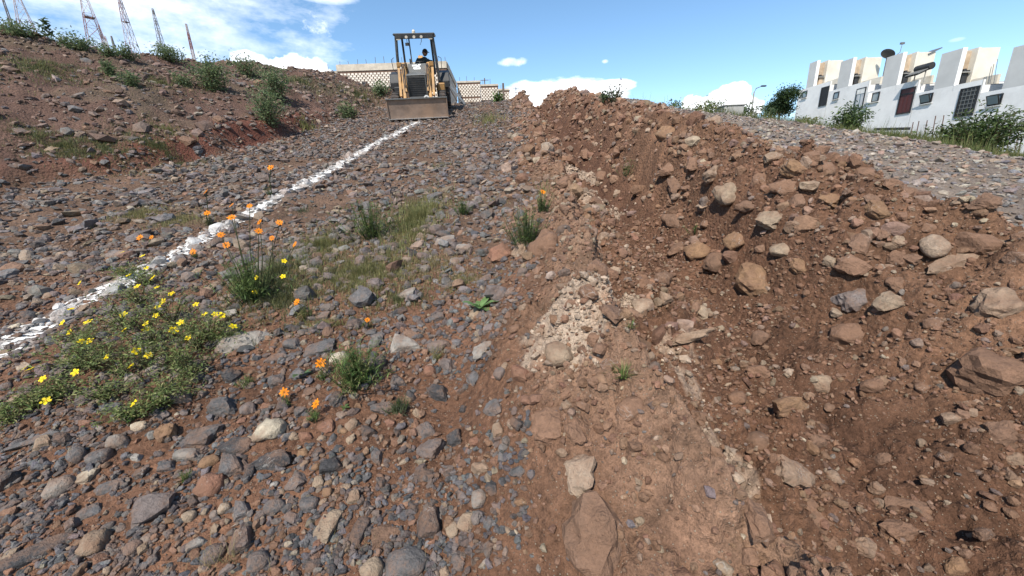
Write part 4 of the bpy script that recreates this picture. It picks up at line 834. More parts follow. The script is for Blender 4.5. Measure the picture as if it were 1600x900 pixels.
# ------------------------------------------------------------------ backhoe loader
def backhoe():
    P, _ = ground(655, 189); px, py = P[0], P[1]; z0 = float(base(py))
    root = empty('backhoe_loader', (0, 0, 0), 0, 'worn yellow and black backhoe loader facing downhill at the top of the chalk line', 'digger')
    root.matrix_world = Matrix.Translation((px, py, z0+.02)) @ Matrix.Rotation(math.atan(.255), 4, 'X') @ Matrix.Rotation(rad(7), 4, 'Z') @ Matrix.Diagonal((.9, .9, .80, 1))
    def B(): return MB()
    # bucket: curved sheet, floor, side plates, lip
    prof = [(-.02, .02), (.06, .0), (.46, .02), (.60, .14), (.66, .32), (.60, .50), (.46, .62), (.42, .66)]
    m = B(); W = 1.04; n = len(prof)
    th = .025
    pin = [(y, z) for y, z in prof]; pout = [(y+th*1.6, z+(-th if z < .1 else th*.3)) for y, z in prof]
    for q0, q1 in zip(range(n-1), range(1, n)):
        a, b_, c, d = pin[q0], pin[q1], pout[q1], pout[q0]
        m.add([(-W, *a), (W, *a), (W, *b_), (-W, *b_), (-W, *d), (W, *d), (W, *c), (-W, *c)], [(0, 1, 2, 3), (7, 6, 5, 4), (0, 4, 5, 1), (3, 2, 6, 7), (0, 3, 7, 4), (1, 5, 6, 2)])
    # the push face: the bucket is tipped so its flat steel front shows
    m.box((0, .10, .34), (2*W, .03, .62))
    bk = m.build('bucket', RUST, root); bk.scale = (1, 1, 1.12)
    for s in (-1, 1):
        m = B(); m.prism([(.04, .0), (.5, .0), (.64, .16), (.69, .34), (.5, .66), (.04, .66)], s*W, s*(W+.03)); m.build('side_plate', RUST, bk)
    m = B(); m.box((0, .07, .672), (2*W+.08, .10, .035)); m.build('top_edge', GREYP, bk); m = B(); m.box((0, .06, .012), (2*W+.04, .12, .03)); m.build('cutting_edge', STEEL, bk)
    # frame and body
    m = B(); m.box((0, 2.6, .62), (.62, 3.6, .26)); m.build('chassis', BLK, root, .02)
    m = B(); m.prism([(1.25, .72), (2.9, .72), (2.9, 1.62), (1.25, 1.55)], -.37, .37); hd = m.build('hood', BLK, root, .03)
    m = B(); m.prism([(1.22, 1.56), (2.2, 1.64), (2.75, 1.97), (2.85, 1.97), (2.85, 1.60), (1.22, 1.52)], -.37, .37); m.build('cowl', GREYP, hd, .02)
    m = B(); m.box((0, 1.235, 1.12), (.66, .03, .76)); g = m.build('grille', BLK, root, .01)
    for k in range(9):
        m = B(); m.box((0, 1.212, .80+k*.08), (.60, .02, .018)); m.build('slat', BLK, g)
    for s in (-1, 1):
        m = B(); m.box((s*.335, 1.21, 1.12), (.03, .03, .80)); m.build('grille_frame', GREYP, g)
    m = B()
    # white emblem patch on the cowl (worn, unreadable strokes)
    sl_ = math.atan2(.33, .55)
    def cp(x, t, w, h): # point on the slanted cowl
        y = 2.2+.55*t; z = 1.64+.33*t; m.box((x, y-.012, z+.012), (w, h, .006), Matrix.Rotation(sl_, 3, 'X'))
    for x, t, w, h in [(-.10, .72, .20, .13), (.03, .60, .12, .14), (.09, .80, .10, .08), (-.12, .44, .08, .08), (.0, .32, .26, .07), (.10, .42, .07, .08), (-.04, .5, .07, .06)]: cp(x, t, w, h)
    m.build('emblem', WHITEP, hd)
    # loader arms, tower plates and rams
    for s in (-1, 1):
        m = B(); m.prism([(2.75, 1.86), (2.75, 2.02), (1.9, 2.0), (1.30, 1.55), (.72, .52), (.72, .34), (.9, .34), (1.46, 1.42), (2.0, 1.82)], s*.47-.055, s*.47+.055); arm = m.build('loader_arm', YEL, root, .012)
        m = B(); m.beam((s*.60, 2.6, 1.35), (s*.60, 1.25, .95), .10); m.build('ram_sleeve', YEL, arm); m = B(); m.beam((s*.60, 1.25, .95), (s*.60, .85, .62), .055); m.build('ram_rod', STEEL, arm)
        m = B(); m.beam((s*.63, 1.75, 1.93), (s*.60, .82, .78), .085); m.beam((s*.40, 1.7, 1.86), (s*.40, .9, .95), .05); m.build('tilt_ram', YEL, arm)
        m = B(); m.box((s*.60, .70, .46), (.14, .30, .34)); m.box((s*.60, 1.72, 1.94), (.16, .26, .16)); m.build('bracket', YEL, arm, .01)
        for q_ in (0, .05): m = B(); m.tube([(s*(.40+q_), 1.9, 1.9), (s*(.42+q_), 1.5, 1.95), (s*(.40+q_), 1.05, 1.35), (s*(.38+q_), .95, .9)], .018, 5); m.build('hose', BLK, arm)
        m = B(); m.box((s*.52, 2.85, 1.4), (.20, .30, 1.2)); m.build('loader_tower', YEL, root, .02)
        # wheels
        w = empty('front_wheel', (s*.88, 1.55, .45)); w.parent = root; w.scale = (1, 1, 1.125)
        m = B(); m.lathe([(.20, -.14), (.36, -.15), (.41, -.10), (.42, 0), (.41, .10), (.36, .15), (.20, .14)], (0, 0, 0), 'x', 26)
        for k in range(18):
            a = k*2*math.pi/18; m.box((.0, math.cos(a)*.415, math.sin(a)*.415), (.26, .05, .03), Matrix.Rotation(a+math.pi/2, 3, 'X'))
        m.build('tyre', TYRE, w); m = B(); m.lathe([(0, -.08), (.12, -.08), (.2, -.13), (.2, .13), (.12, .08), (0, .08)], (0, 0, 0), 'x', 20); m.build('rim', YEL, w)
        w = empty('rear_wheel', (s*.98, 3.75, .77)); w.parent = root; w.scale = (1, 1, 1.125)
        m = B(); m.lathe([(.34, -.19), (.60, -.21), (.68, -.15), (.69, 0), (.68, .15), (.60, .21), (.34, .19)], (0, 0, 0), 'x', 32)
        for k in range(24):
            a = k*2*math.pi/24; m.box(((-1)**k*.09, math.cos(a)*.70, math.sin(a)*.70), (.20, .06, .05), Matrix.Rotation(a+math.pi/2, 3, 'X') @ Matrix.Rotation(.5*(-1)**k, 3, 'Z'))
        m.build('tyre', TYRE, w); m = B(); m.lathe([(0, -.1), (.2, -.1), (.34, -.17), (.34, .17), (.2, .1), (0, .1)], (0, 0, 0), 'x', 22); m.build('rim', YEL, w)
        m = B(); m.prism([(2.95, .95), (2.95, 1.25), (3.25, 1.58), (3.9, 1.66), (4.3, 1.5), (4.5, 1.1), (4.4, 1.05), (4.1, 1.4), (3.75, 1.5), (3.35, 1.4), (3.1, 1.1)], s*.74, s*1.22); m.build('fender', BLK, root, .03)
        m = B(); m.tube([(s*.80, 2.62, 1.6), (s*.95, 2.6, 1.75), (s*.97, 2.6, 2.15), (s*.86, 2.62, 2.22)], .014, 6); m.build('hand_rail', BLK, root)
        # cab posts
        m = B(); m.beam((s*.80, 2.85, 1.25), (s*.755, 2.95, 2.30), .085, .10); m.beam((s*.755, 2.95, 2.30), (s*.71, 3.05, 3.02), .085, .10); m.build('cab_post', BLK, root, .01)
        m = B(); m.beam((s*.62, 4.25, 1.5), (s*.60, 4.20, 3.02), .07); m.build('rear_post', BLK, root)
        m = B(); m.beam((s*.55, 2.98, 2.93), (s*.70, 2.98, 2.93), .12, .09); m.build('head_lamp', LENS, root)
        m = B(); m.box((s*.66, 5.0, .5), (.16, .22, 1.0)); m.box((s*.8, 5.0, .06), (.5, .4, .08)); m.build('stabiliser', YEL, root)
    m = B(); m.box((.0, 3.62, 3.09), (1.62, 1.42, .09)); rf = m.build('cab_roof', BLK, root, .03); m = B(); m.box((0, 2.96, 3.0), (1.5, .10, .16)); m.build('roof_visor', BLK, rf, .02)
    m = B(); m.lathe([(.07, 0), (.065, .1), (.03, .15), (0, .15)], (-.02, 3.3, 3.135), 'z', 12); m.build('beacon', LENS, rf)
    for x in (-.3, .0, .28):
        m = B(); m.lathe([(.0, -.03), (.055, -.03), (.06, .03), (0, .03)], (x, 2.90, 2.985), 'y', 12); m.build('work_lamp', LENS, rf)
    m = B(); m.box((-.30, 2.98, 2.72), (.16, .04, .12)); m.tube([(-.30, 2.98, 2.78), (-.30, 3.0, 2.95)], .012, 5); m.build('mirror', BLK, root)
    m = B(); m.tube([(.28, 2.92, 2.92), (.26, 2.90, 2.80), (.20, 2.90, 2.68)], .012, 5); m.build('wiper', BLK, root)
    m = B(); m.beam((-.22, 3.0, 1.9), (-.24, 3.25, 2.95), .05); m.tube([(-.26, 2.75, 1.95), (-.26, 2.75, 2.16)], .03, 6); m.build('exhaust', BLK, root)
    m = B(); m.box((0, 3.6, 1.02), (1.2, 1.5, .12)); m.build('cab_floor', BLK, root); m = B(); m.box((.1, 3.9, 1.45), (.5, .5, .3)); m.box((.1, 4.1, 1.8), (.5, .12, .6)); m.build('seat', BLK, root, .04)
    m = B(); m.tube([(.06, 2.95, 1.7), (.08, 3.2, 2.0)], .03, 8); m.lathe([(.17, 0), (.19, .02), (.17, .04), (.15, .02), (.17, 0)], (.08, 3.22, 2.02), 'z', 18); m.build('steering_wheel', BLK, root)
    m = B(); m.box((.86, 2.6, .92), (.30, .55, .50)); m.build('side_tank', YEL, root, .03); m = B(); m.box((-.86, 2.6, .86), (.28, .6, .42)); m.build('step_box', BLK, root, .02)
    m = B(); m.lathe([(.05, -.02), (.10, -.02), (.10, .02), (.05, .02)], (.33, .60, .72), 'y', 14); m.build('tow_hook', WHITEP, root)
    # rear digging arm folded behind the cab
    m = B(); m.prism([(4.7, .5), (5.3, .5), (5.3, 1.2), (4.7, 1.2)], -.25, .25); bm_ = m.build('swing_post', YEL, root, .02)
    m = B(); m.prism([(5.1, .9), (5.3, .9), (5.75, 2.0), (5.45, 2.35), (5.3, 2.2)], -.11, .11); m.build('boom', YEL, root, .02); m = B(); m.prism([(5.45, 2.35), (5.75, 2.1), (6.15, .9), (5.95, .85)], -.09, .09); m.build('dipper_arm', YEL, root, .02)
    m = B(); m.prism([(5.85, .9), (6.25, .9), (6.4, .55), (6.2, .3), (5.85, .35)], -.28, .28); m.build('rear_bucket', RUST, root, .02)
    return root
DIG = backhoe(); bpy.context.view_layer.update()

def skin_body(name, verts, edges, mat, parent=None, sub=2):
    me = bpy.data.meshes.new(name); me.from_pydata([v[:3] for v in verts], edges, []); o = link(name, me, mat, parent)
    md = o.modifiers.new('skin', 'SKIN'); md.use_smooth_shade = True
    if not me.skin_vertices: me.skin_vertices.new()
    for i, v in enumerate(verts):
        r = v[3] if isinstance(v[3], tuple) else (v[3], v[3]); me.skin_vertices[0].data[i].radius = r; me.skin_vertices[0].data[i].use_root = (i == 0)
    s = o.modifiers.new('sub', 'SUBSURF'); s.levels = sub; s.render_levels = sub; return o
def driver():
    M = DIG.matrix_world; root = empty('person', (0, 0, 0), 0, 'driver in a dark green jacket and dark cap sitting in the digger cab', 'person'); root.matrix_world = M @ Matrix.Translation((.16, 3.8, 1.50)) @ Matrix.Rotation(rad(10), 4, 'Z') @ Matrix.Rotation(rad(9), 4, 'Y') @ Matrix.Diagonal((1.35, 1.2, 1.25, 1))
    # faces -y: pelvis, spine, neck, head, arms reaching for the wheel, bent legs
    V = [(0, 0, .08, (.16, .12)), (0, -.03, .26, (.15, .11)), (0, -.06, .44, (.18, .12)), (0, -.07, .54, (.10, .09)), (0, -.085, .60, .055),
         (-.20, -.08, .48, .065), (-.27, -.20, .28, .052), (-.16, -.40, .22, .040), (-.12, -.46, .24, .032),
         (.20, -.08, .48, .065), (.27, -.20, .28, .052), (.14, -.40, .22, .040), (.10, -.46, .24, .032),
         (-.10, -.12, .06, .095), (-.15, -.46, .08, .070), (-.15, -.52, -.30, .050), (-.15, -.62, -.36, .045),
         (.10, -.12, .06, .095), (.15, -.46, .08, .070), (.15, -.52, -.30, .050), (.15, -.62, -.36, .045)]
    E = [(0, 1), (1, 2), (2, 3), (3, 4), (2, 5), (5, 6), (6, 7), (7, 8), (2, 9), (9, 10), (10, 11), (11, 12), (0, 13), (13, 14), (14, 15), (15, 16), (0, 17), (17, 18), (18, 19), (19, 20)]
    skin_body('body', V, E, CLOTH, root)
    hm, hf = ICO[3]; hv = hm.copy(); x, y, z = hv.T; face = np.clip(-y, 0, 1); hv = np.stack([x*.074, y*.092, z*.115], 1)
    nose = np.exp(-((x/.16)**2+((z+.08)/.2)**2))*(y < -.6); hv[:, 1] -= nose*.022; hv[:, 1] += .012*np.exp(-((np.abs(x)-.38)**2/.03+(z-.12)**2/.02))*(y < 0); hv[:, 0] *= np.where(z < -.3, 1-.25*np.clip(-z-.3, 0, 1), 1)
    hd = link('head', np_mesh('head', hv, hf, None, True), SKIN, root, (0, -.11, .72)); hd.rotation_euler = (rad(10), 0, rad(25))
    for s in (-1, 1):
        m = MB(); m.lathe([(0, -.012), (.03, -.008), (.034, .004), (0, .01)], (s*.076, .005, .0), 'x', 10); m.build('ear', SKIN, hd)
        m = MB(); m.box((s*.03, -.083, .012), (.022, .012, .010)); m.build('eye', HAIR, hd)
    m = MB(); m.box((0, -.085, -.055), (.04, .010, .008)); m.build('mouth', REDM, hd)
    cv = hm[:, :].copy(); k = cv[:, 2] > .1; cv = cv*np.array([.083, .101, .125]); cv[~k, 2] = .012
    cp = link('cap', np_mesh('cap', cv, hf, None, True), HAIR, hd, (0, .004, .018)); m = MB(); m.prism([(-.17, .03), (-.08, .045), (-.08, .055), (-.17, .038)], -.06, .06); m.build('cap_peak', HAIR, cp)
    for s in (-1, 1):
        hnd = MB(); c = Vector((s*.115, -.50, .245)); hnd.box(c, (.075, .08, .03), None, .9)
        for f in range(4): hnd.tube([c+Vector((-.028+f*.019, -.035, 0)), c+Vector((-.028+f*.019, -.075+.006*abs(f-1.5), -.005)), c+Vector((-.026+f*.018, -.078, -.04))], [.010, .009, .008], 5)
        hnd.tube([c+Vector((-s*.03, .01, 0)), c+Vector((-s*.055, -.02, .0)), c+Vector((-s*.05, -.05, -.02))], [.012, .010, .009], 5); hnd.build('hand', SKIN, root)
driver()
# pipe lying on the ground right of the digger
a, _ = ground(707, 152); b, _ = ground(727, 166)
m = MB(); m.tube([Vector(a)-Vector(a)+Vector((0, 0, .45)), Vector(b)-Vector(a)+Vector((0, 0, .06))], .05, 8); o = m.build('leaning_pole', GREYP); o.location = a; tag(o, 'pale grey pole slanting to the ground right of the digger', 'pole')

# ------------------------------------------------------------------ patterned block walls
def block_wall(name, p0, p1, zb, zt, label, cap, seed, depth=.25, bands=True, cat='wall', face=-1, bw=.26, rh=.135, group=None):
    """a wall from p0 to p1; blocks stand proud of brown joints on the side the camera sees"""
    d = Vector((p1[0]-p0[0], p1[1]-p0[1], 0)); L = d.length; ang = math.atan2(d.y, d.x); root = empty(name, (p0[0], p0[1], zb), ang, label, cat, group); r = random.Random(seed)
    m = MB(); m.box2((0, 0, 0), (L, depth, zt-zb-cap)); m.build('core', BLOCKB, root); y = -.022 if face < 0 else depth+.022
    pale = MB(); row = 0; z = zt-zb-cap-.02; nrows = int((zt-zb-cap)/rh)
    for row in range(nrows):
        z0 = zt-zb-cap-(row+1)*rh
        if bands and row % 8 == 0: continue
        off = (row % 2)*bw/2; x = -off
        while x < L:
            xa, xb = max(0, x+.04), min(L, x+bw-.04)
            if xb-xa > .05: pale.box(((xa+xb)/2, y/2 if face < 0 else depth+.011, z0+rh/2), (xb-xa, .05+r.uniform(0, .01), rh-.02))
            x += bw
    o = pale.build('block_courses', BLOCKP, root); o['kind'] = 'stuff'
    m = MB(); n = max(1, int(L/1.2))
    m.box2((-.03, -.05, zt-zb-cap), (L+.03, depth+.05, zt-zb)); m.build('coping', COPE, root)
    for k in range(int(L/.62)):
        q = MB(); h = r.uniform(.22, .5); x = .2+k*.62; q.tube([(x, depth/2, zt-zb-.02), (x+r.uniform(-.04, .04), depth/2, zt-zb+h)], .014, 4); q.build('reinforcing_rod', REBAR, root)
    return root
Y1 = 30.0; A = at_y(525, 97, Y1); Bp = at_y(697, 100, Y1); zt1 = (A[2]+Bp[2])/2
block_wall('block_wall', (A[0], Y1), (Bp[0], Y1), 5.2, zt1, 'tall patterned block wall directly behind the digger, brown and cream', .42, 1)
C1 = at_y(714, 127, 36.0); C2 = at_y(750, 127, 36.0); C3 = at_y(778, 131, 36.0); C4 = at_y(796, 138, 36.0)
block_wall('block_wall', (Bp[0]+.02, Y1+.27), (C1[0]-.1, 36.0), 5.2, zt1, 'long side of the block wall running back from its corner by the digger', .42, 2, face=-1)
block_wall('block_wall', (C1[0], 36.0), (C2[0], 36.0), 5.2, C1[2], 'lower far block wall just right of the digger', .14, 3)
block_wall('block_wall', (C2[0]+.02, 36.03), (C3[0], 36.03), 5.2, C3[2], 'middle step of the far block wall', .14, 4)
block_wall('block_wall', (C3[0]+.02, 36.06), (C4[0], 36.06), 5.2, C4[2], 'lowest end step of the far block wall', .14, 5)
D0 = at_y(500, 112, 31.0); block_wall('block_wall', (D0[0]-1.5, 31.0), (A[0]-.03, 31.0), 5.2, D0[2], 'low dark block wall left of the tall patterned wall', .15, 6, bands=False)
def post(px, py0, py1, Y, r0, mat, label, cat='post', bar=None, name='wooden_post'):
    t = at_y(px, py1, Y); zb = hgt(t[0], Y)-.1; root = empty(name, (t[0], Y, zb), 0, label, cat); m = MB(); m.tube([(0, 0, 0), (0, 0, t[2]-zb)], [r0, r0*.8], 7); m.build('shaft', mat, root)
    if bar:
        for h, w in bar: q = MB(); q.box((0, -r0, t[2]-zb-h), (w, .05, .05)); q.build('cross_arm', mat, root)
    return root
post(786, 148, 130, 24, .07, WOOD, 'dark wooden post at the end of the far block wall'); post(757, 140, 122, 42, .06, WOOD, 'thin utility post with short cross arms above the far wall', 'utility post', [(.2, .8), (.6, .5)], 'utility_post'); post(806, 148, 136, 60, .08, MASTG, 'distant utility post over the top of the lane', 'utility post', [(.2, .9), (.7, .9)], 'utility_post')
post(262, 134, 118, float(ground(265, 134)[0][1]), .05, REBAR, 'short dark stake leaning on the left bank', 'stake', None, 'stake')

# ------------------------------------------------------------------ lattice masts
def mast(px_top, py_top, wtop_px, px_bot, py_bot, wbot_px, Y, label, red=True, seed=1, rise=0.0, plat=None):
    t = at_y(px_top, py_top, Y); b = at_y(px_bot, py_bot, Y); D = Y/(_F[1])*1.0
    k = Y/ray((px_top+px_bot)/2, 40)[1]/FPX; wt, wb = wtop_px*k, wbot_px*k; wt *= .8; wb *= .8; slope = (wb-wt)/max(.1, t[2]-b[2]); rise = min(rise, max(.2, (wt-.3)/max(slope, .01))); zg = float(base(Y))-.5; w0 = wb+slope*(b[2]-zg); top = t[2]+rise; w1 = max(.25, wt-slope*rise)
    cx = (t[0]+b[0])/2; root = empty('lattice_mast', (cx, Y, zg), rad(20+seed*17), label, 'radio mast', 'lattice masts beyond the left bank'); H = top-zg; n = max(10, int(H/2.6)); rb = max(.04, k*.42)
    for sec in range(n):
        z0, z1 = H*sec/n, H*(sec+1)/n; a0 = (w0+(w1-w0)*z0/H)/2; a1 = (w0+(w1-w0)*z1/H)/2; q = MB()
        c0 = [Vector((sx*a0, sy*a0, z0)) for sx, sy in ((-1, -1), (1, -1), (1, 1), (-1, 1))]; c1 = [Vector((sx*a1, sy*a1, z1)) for sx, sy in ((-1, -1), (1, -1), (1, 1), (-1, 1))]
        for i in range(4):
            q.tube([c0[i], c1[i]], rb, 4); q.tube([c0[i], c1[(i+1) % 4]], rb*.5, 3); q.tube([c0[(i+1) % 4], c1[i]], rb*.5, 3); q.tube([c1[i], c1[(i+1) % 4]], rb*.55, 3)
        q.build('mast_section', (MASTR if (sec//2) % 2 == 0 else MASTW) if red else MASTG, root)
    if plat:
        zz = at_y(px_bot, plat, Y)[2]-zg; w = (w0+(w1-w0)*zz/H)*.46; q = MB(); q.box((0, 0, zz), (2*w, 2*w, .15)); q.build('platform', MASTG, root)
    return root
mast(24, 0, 9, 48, 52, 22, 110, 'red and white lattice mast at the far left edge of the skyline', True, 1, 12); mast(133, 0, 10, 152, 75, 25, 110, 'widest red and white lattice mast with a dark platform', True, 2, 14, 27)
mast(188, 0, 4, 207, 78, 14, 130, 'tapering pale red mast right of the widest one', True, 3, 4, 34); mast(239, 15, 2, 254, 78, 8, 140, 'grey mast whose pointed top is in view, left of the smallest tall one', False, 4, .5); mast(292, 40, 2, 302, 90, 4, 150, 'thinnest mast standing over the wide leafy bush', True, 5, .5)
mast(3, -10, 2, 17, 40, 3, 150, 'faint thin mast at the very left of the sky', False, 6, 8); mast(165, 58, 2, 168, 76, 4, 170, 'short red mast just right of the widest mast', True, 7, .3); mast(175, 57, 1.5, 178, 76, 3, 180, 'shorter grey mast beside the short red one', False, 8, .3); mast(156, 40, 1.2, 161, 70, 2, 170, 'thin grey mast partly behind the widest mast', False, 9, .3)

# ------------------------------------------------------------------ row of white houses, facade plane x = 33
FX = 33.0
BND = [47.4, 42.9, 38.3, 33.7, 29.1, 24.5]; ROOFZ = [10.05, 9.08, 8.12, 7.12, 6.25]
def fpt(x, y): p = at_x(x, y, FX); return p[1], p[2]
def opening(root, name, rect, yb, zb, matf, fill, style, lab=None):
    """rect px: (left mid x, right mid x, mid y, top y, bottom y) -> frame proud of the wall with a recessed leaf"""
    l, r_, my, ty, by = rect; ya, _ = fpt(l, my); yb_, _ = fpt(r_, my); mx = (l+r_)/2; _, zt = fpt(mx+ (my-ty)*.25, ty); _, zbm = fpt(mx-(by-my)*.25, by)
    y0, y1 = min(ya, yb_)-yb, max(ya, yb_)-yb; z0, z1 = zbm-zb, zt-zb; fw = .07; m = MB()
    m.box2((-.06, y0, z0), (.04, y0+fw, z1)); m.box2((-.06, y1-fw, z0), (.04, y1, z1)); m.box2((-.06, y0+fw, z1-fw), (.04, y1-fw, z1)); m.box2((-.06, y0+fw, z0), (.04, y1-fw, z0+fw))
    fr = m.build(name, matf, root)
    if lab: fr['label'] = lab
    if name == 'window': q = MB(); q.box2((-.11, y0-.06, z0-.07), (-.002, y1+.06, z0-.004)); q.build('sill', GREYW, fr)
    q = MB(); q.box2((-.025, y0+fw, z0+fw), (-.004, y1-fw, z1-fw)); q.build('pane' if 'window' in name else 'door_leaf', fill, fr)
    W = y1-y0; H = z1-z0
    if style == 'bars':
        for k in range(1, 6): q = MB(); y = y0+W*k/6; q.box2((-.055, y-.015, z0+fw), (-.035, y+.015, z1-fw)); q.build('bar', matf, fr)
    if style == 'ornate':
        for k in range(1, 5): q = MB(); y = y0+W*k/5; q.box2((-.055, y-.02, z0+.1), (-.04, y+.02, z1-.1)); q.build('bar', GREYP, fr)
        for k in range(1, 7): q = MB(); z = z0+H*k/7; q.box2((-.058, y0+.15, z-.03), (-.036, y1-.15, z+.03)); q.build('rail', GREYP, fr)
    if style == 'panels':
        for k in range(3): q = MB(); q.box2((-.045, y0+.12+W*.3*k, z0+.15), (-.02, y0+W*.28+W*.3*k, z0+H*.68)); q.build('panel', fill, fr)
        q = MB(); q.box2((-.055, y0, z0+H*.75), (-.02, y1, z0+H*.80)); q.build('rail', matf, fr)
    if style == 'curtain':
        q = MB(); q.box2((-.045, y0+.05, z0+H*.72), (-.02, y1-.05, z1-.05)); q.build('blind', WHITEP, fr)
        for k in (.12, .55): q = MB(); q.box2((-.045, y0+W*k, z0+.1), (-.026, y0+W*(k+.27), z0+H*.68)); q.build('curtain', CURT, fr)
    if style == 'open':
        q = MB(); rot = Matrix.Rotation(rad(-22), 3, 'Y'); q.box((-.06-H*.18, (y0+y1)/2, z0+H*.48), (.04, W*.94, H*.94), rot); s_ = q.build('open_sash', matf, fr); q = MB(); q.box((-.086-H*.18, (y0+y1)/2, z0+H*.48), (.012, W*.78, H*.76), rot); q.build('sash_pane', GLASS, fr)
    if style == 'shutter':
        q = MB(); q.box((-.2, y1+.02, (z0+z1)/2), (.42, .05, H)); q.build('shutter', WHITEP, fr)
SLAB = [(46.3, 45.25), (42.0, 40.6), (37.0, 35.6), (32.4, 31.0), (27.9, 26.2)]
DOORS = [((1282, 1294, 150, 135, 166), DARKM, DARKM, 'bars'), ((1337, 1351, 153, 137, 170), DARKM, GLASS, 'curtain'), ((1405, 1427, 157, 137, 178), DARKM, REDM, 'panels'), ((1497, 1526, 159, 136, 182), DARKM, DARKM, 'ornate'), None]
WINS = [((1254, 1261, 147.5, 142, 153), 'plain'), ((1303, 1311, 149, 143.5, 155), 'plain'), ((1363, 1374, 151.5, 144, 159), 'shutter'), ((1441, 1457, 153.5, 146, 161.5), 'open'), ((1546, 1566, 155.5, 147, 165), 'open')]
DESC = ['farthest white row house at the far left end of the terrace', 'second row house, its door showing a white blind and curtains', 'middle row house with a red brown door', 'row house with an ornate black barred door', 'nearest row house, cut off by the edge of the view']
def house(i):
    y0, y1 = BND[i+1], BND[i]; zr = ROOFZ[i]; zb = zr-4.9; root = empty('row_house', (FX, y0, zb), 0, DESC[i], 'house', 'terrace of white row houses'); L = y1-y0; H = zr-zb; r = random.Random(i)
    m = MB(); m.box2((.0, .015, 0), (8, L-.015, H-.35)); m.build('wall', HOUSEW, root)
    m = MB(); m.box2((-.0, .012, H-.348), (.16, L-.012, H)); m.build('parapet', HOUSEW, root)
    m = MB(); m.box2((.165, .02, H-.349), (7.9, L-.02, H-.30)); m.build('roof', CONC, root)
    m = MB(); m.box2((-.012, .0, 0), (.03, .03, H)); m.build('party_joint', GREYW, root)
    # upper storey: grey slab on the street side, open niche, cream wall behind it
    u1, u0 = [(v-y0) for v in SLAB[i]]; zt = H+2.45; up = empty('upper_storey', (0, 0, 0)); up.parent = root
    m = MB(); m.box2((.002, u0, H-.34), (.32, u1, zt)); m.build('street_slab', GREYW, up)
    m = MB(); m.box2((.0, u0-.02, H-.34), (.34, u0-.002, zt+.03)); m.build('slab_end', WHITEP, up)
    m = MB(); m.box2((.325, u0+.4, H-.34), (1.15, u1, zt-.12)); m.build('niche_wall', STAIN, up)
    m = MB(); m.box2((.66, u0+.2, H-.3), (1.08, u0+.395, H+.85)); m.build('niche_box', BLK if i else STAIN, up)
    m = MB(); m.box2((.5, u0+.05, H+.86), (1.12, u0+.39, H+.92)); m.build('niche_shelf', CONC, up)
    m = MB(); m.box2((.6, u0+.1, H+.922), (.8, u0+.35, H+1.12)); m.box2((.84, u0+.12, H+.922), (1.08, u0+.35, H+1.03)); m.build('stored_boxes', BLK, up)
    m = MB(); m.box2((1.152, u0, H-.34), (1.34, u0+.8, zt+.02)); m.build('niche_side', CREAMW, up)
    m = MB(); m.box2((1.343, u0+.03, H-.34), (2.75, u1-.05, zt-.02)); m.build('rear_room', CREAMW, up)
    m = MB(); m.box2((1.2, .25, H-.30), (1.4, u0-.05, H+.35)); m.build('terrace_wall', CREAMW, root)
    if WINS[i]: opening(root, 'window', WINS[i][0], y0, zb, DARKM, GLASS, WINS[i][1])
    if DOORS[i]: opening(root, 'door', DOORS[i][0], y0, zb, DOORS[i][1], DOORS[i][2], DOORS[i][3])
    return root
for i in range(5): house(i)
# far end neighbour strip, steps of the base
def on_roof(px, py, Y, X): return at_y(px, py, Y)
# satellite dish over the second house
def dish():
    P = at_y(1384, 106, 39.6); root = empty('satellite_dish', Vector(P), 0, 'dark satellite dish on a bent arm above the terrace roof', 'satellite dish'); R0 = .55; rot = Vector((.62, .15, .75)).to_track_quat('Z', 'Y').to_matrix(); m = MB()
    prof = [(0, 0), (R0*.4, R0*.04), (R0*.75, R0*.14), (R0, R0*.26)]; m.lathe(prof+[(R0*1.0, R0*.29), (R0*.7, R0*.16), (0, R0*.03)], (0, 0, 0), 'z', 26); m.v = [tuple(rot @ Vector(v)+Vector((-.15, 0, 1.05))) for v in m.v]; m.build('reflector', plain('dish_grey', (.045, .047, .05), .6), root)
    m = MB(); m.tube([(0, .1, -1.2), (0, .1, .9)], .05, 8); m.build('dish_post', GREYP, root); f = Vector((-.15, 0, 1.05))+rot @ Vector((0, .2, .95)); f = Vector((1.15, .1, 2.0)); m = MB(); m.tube([(.1, -.1, .6), (.75, -.3, 1.2), f], .025, 5); m.build('feed_arm', GREYP, root); m = MB(); m.box(f, (.34, .14, .16)); m.build('feed_horn', GREYP, root)
dish()
def solar(px, py, Y, w, d, label, tank=True):
    P = at_y(px, py, Y); root = empty('roof_panel', Vector(P), 0, label, 'solar heater' if tank else 'roof panel'); rot = Matrix.Rotation(rad(-24), 3, 'Y')
    if tank:
        for k in range(9): q = MB(); q.tube([rot @ Vector((-w/2, -d/2+d*k/8, 0)), rot @ Vector((w/2, -d/2+d*k/8, 0))], .05, 6); q.build('heater_tube', GREYP, root)
        q = MB(); q.box(rot @ Vector((0, 0, -.09)), (w, d, .05), rot); q.build('backing', BLK, root)
        q = MB(); q.lathe([(0, -d/2-.1), (.26, -d/2-.1), (.26, d/2+.1), (0, d/2+.1)], rot @ Vector((w/2+.1, 0, .1)), 'y', 14); q.build('tank', BLK, root)
        for s in (-1, 1): q = MB(); q.box((w*.3, s*d*.4, -.5), (.05, .05, 1.1)); q.build('stand', CONC, root)
    else:
        q = MB(); q.box((0, 0, 0), (w, d, .08), rot); q.build('panel', plain('panel_dark', (.11, .115, .12), .4), root); q = MB(); q.box((.1, 0, -.5), (.08, .08, 1.0)); q.build('stand', GREYP, root)
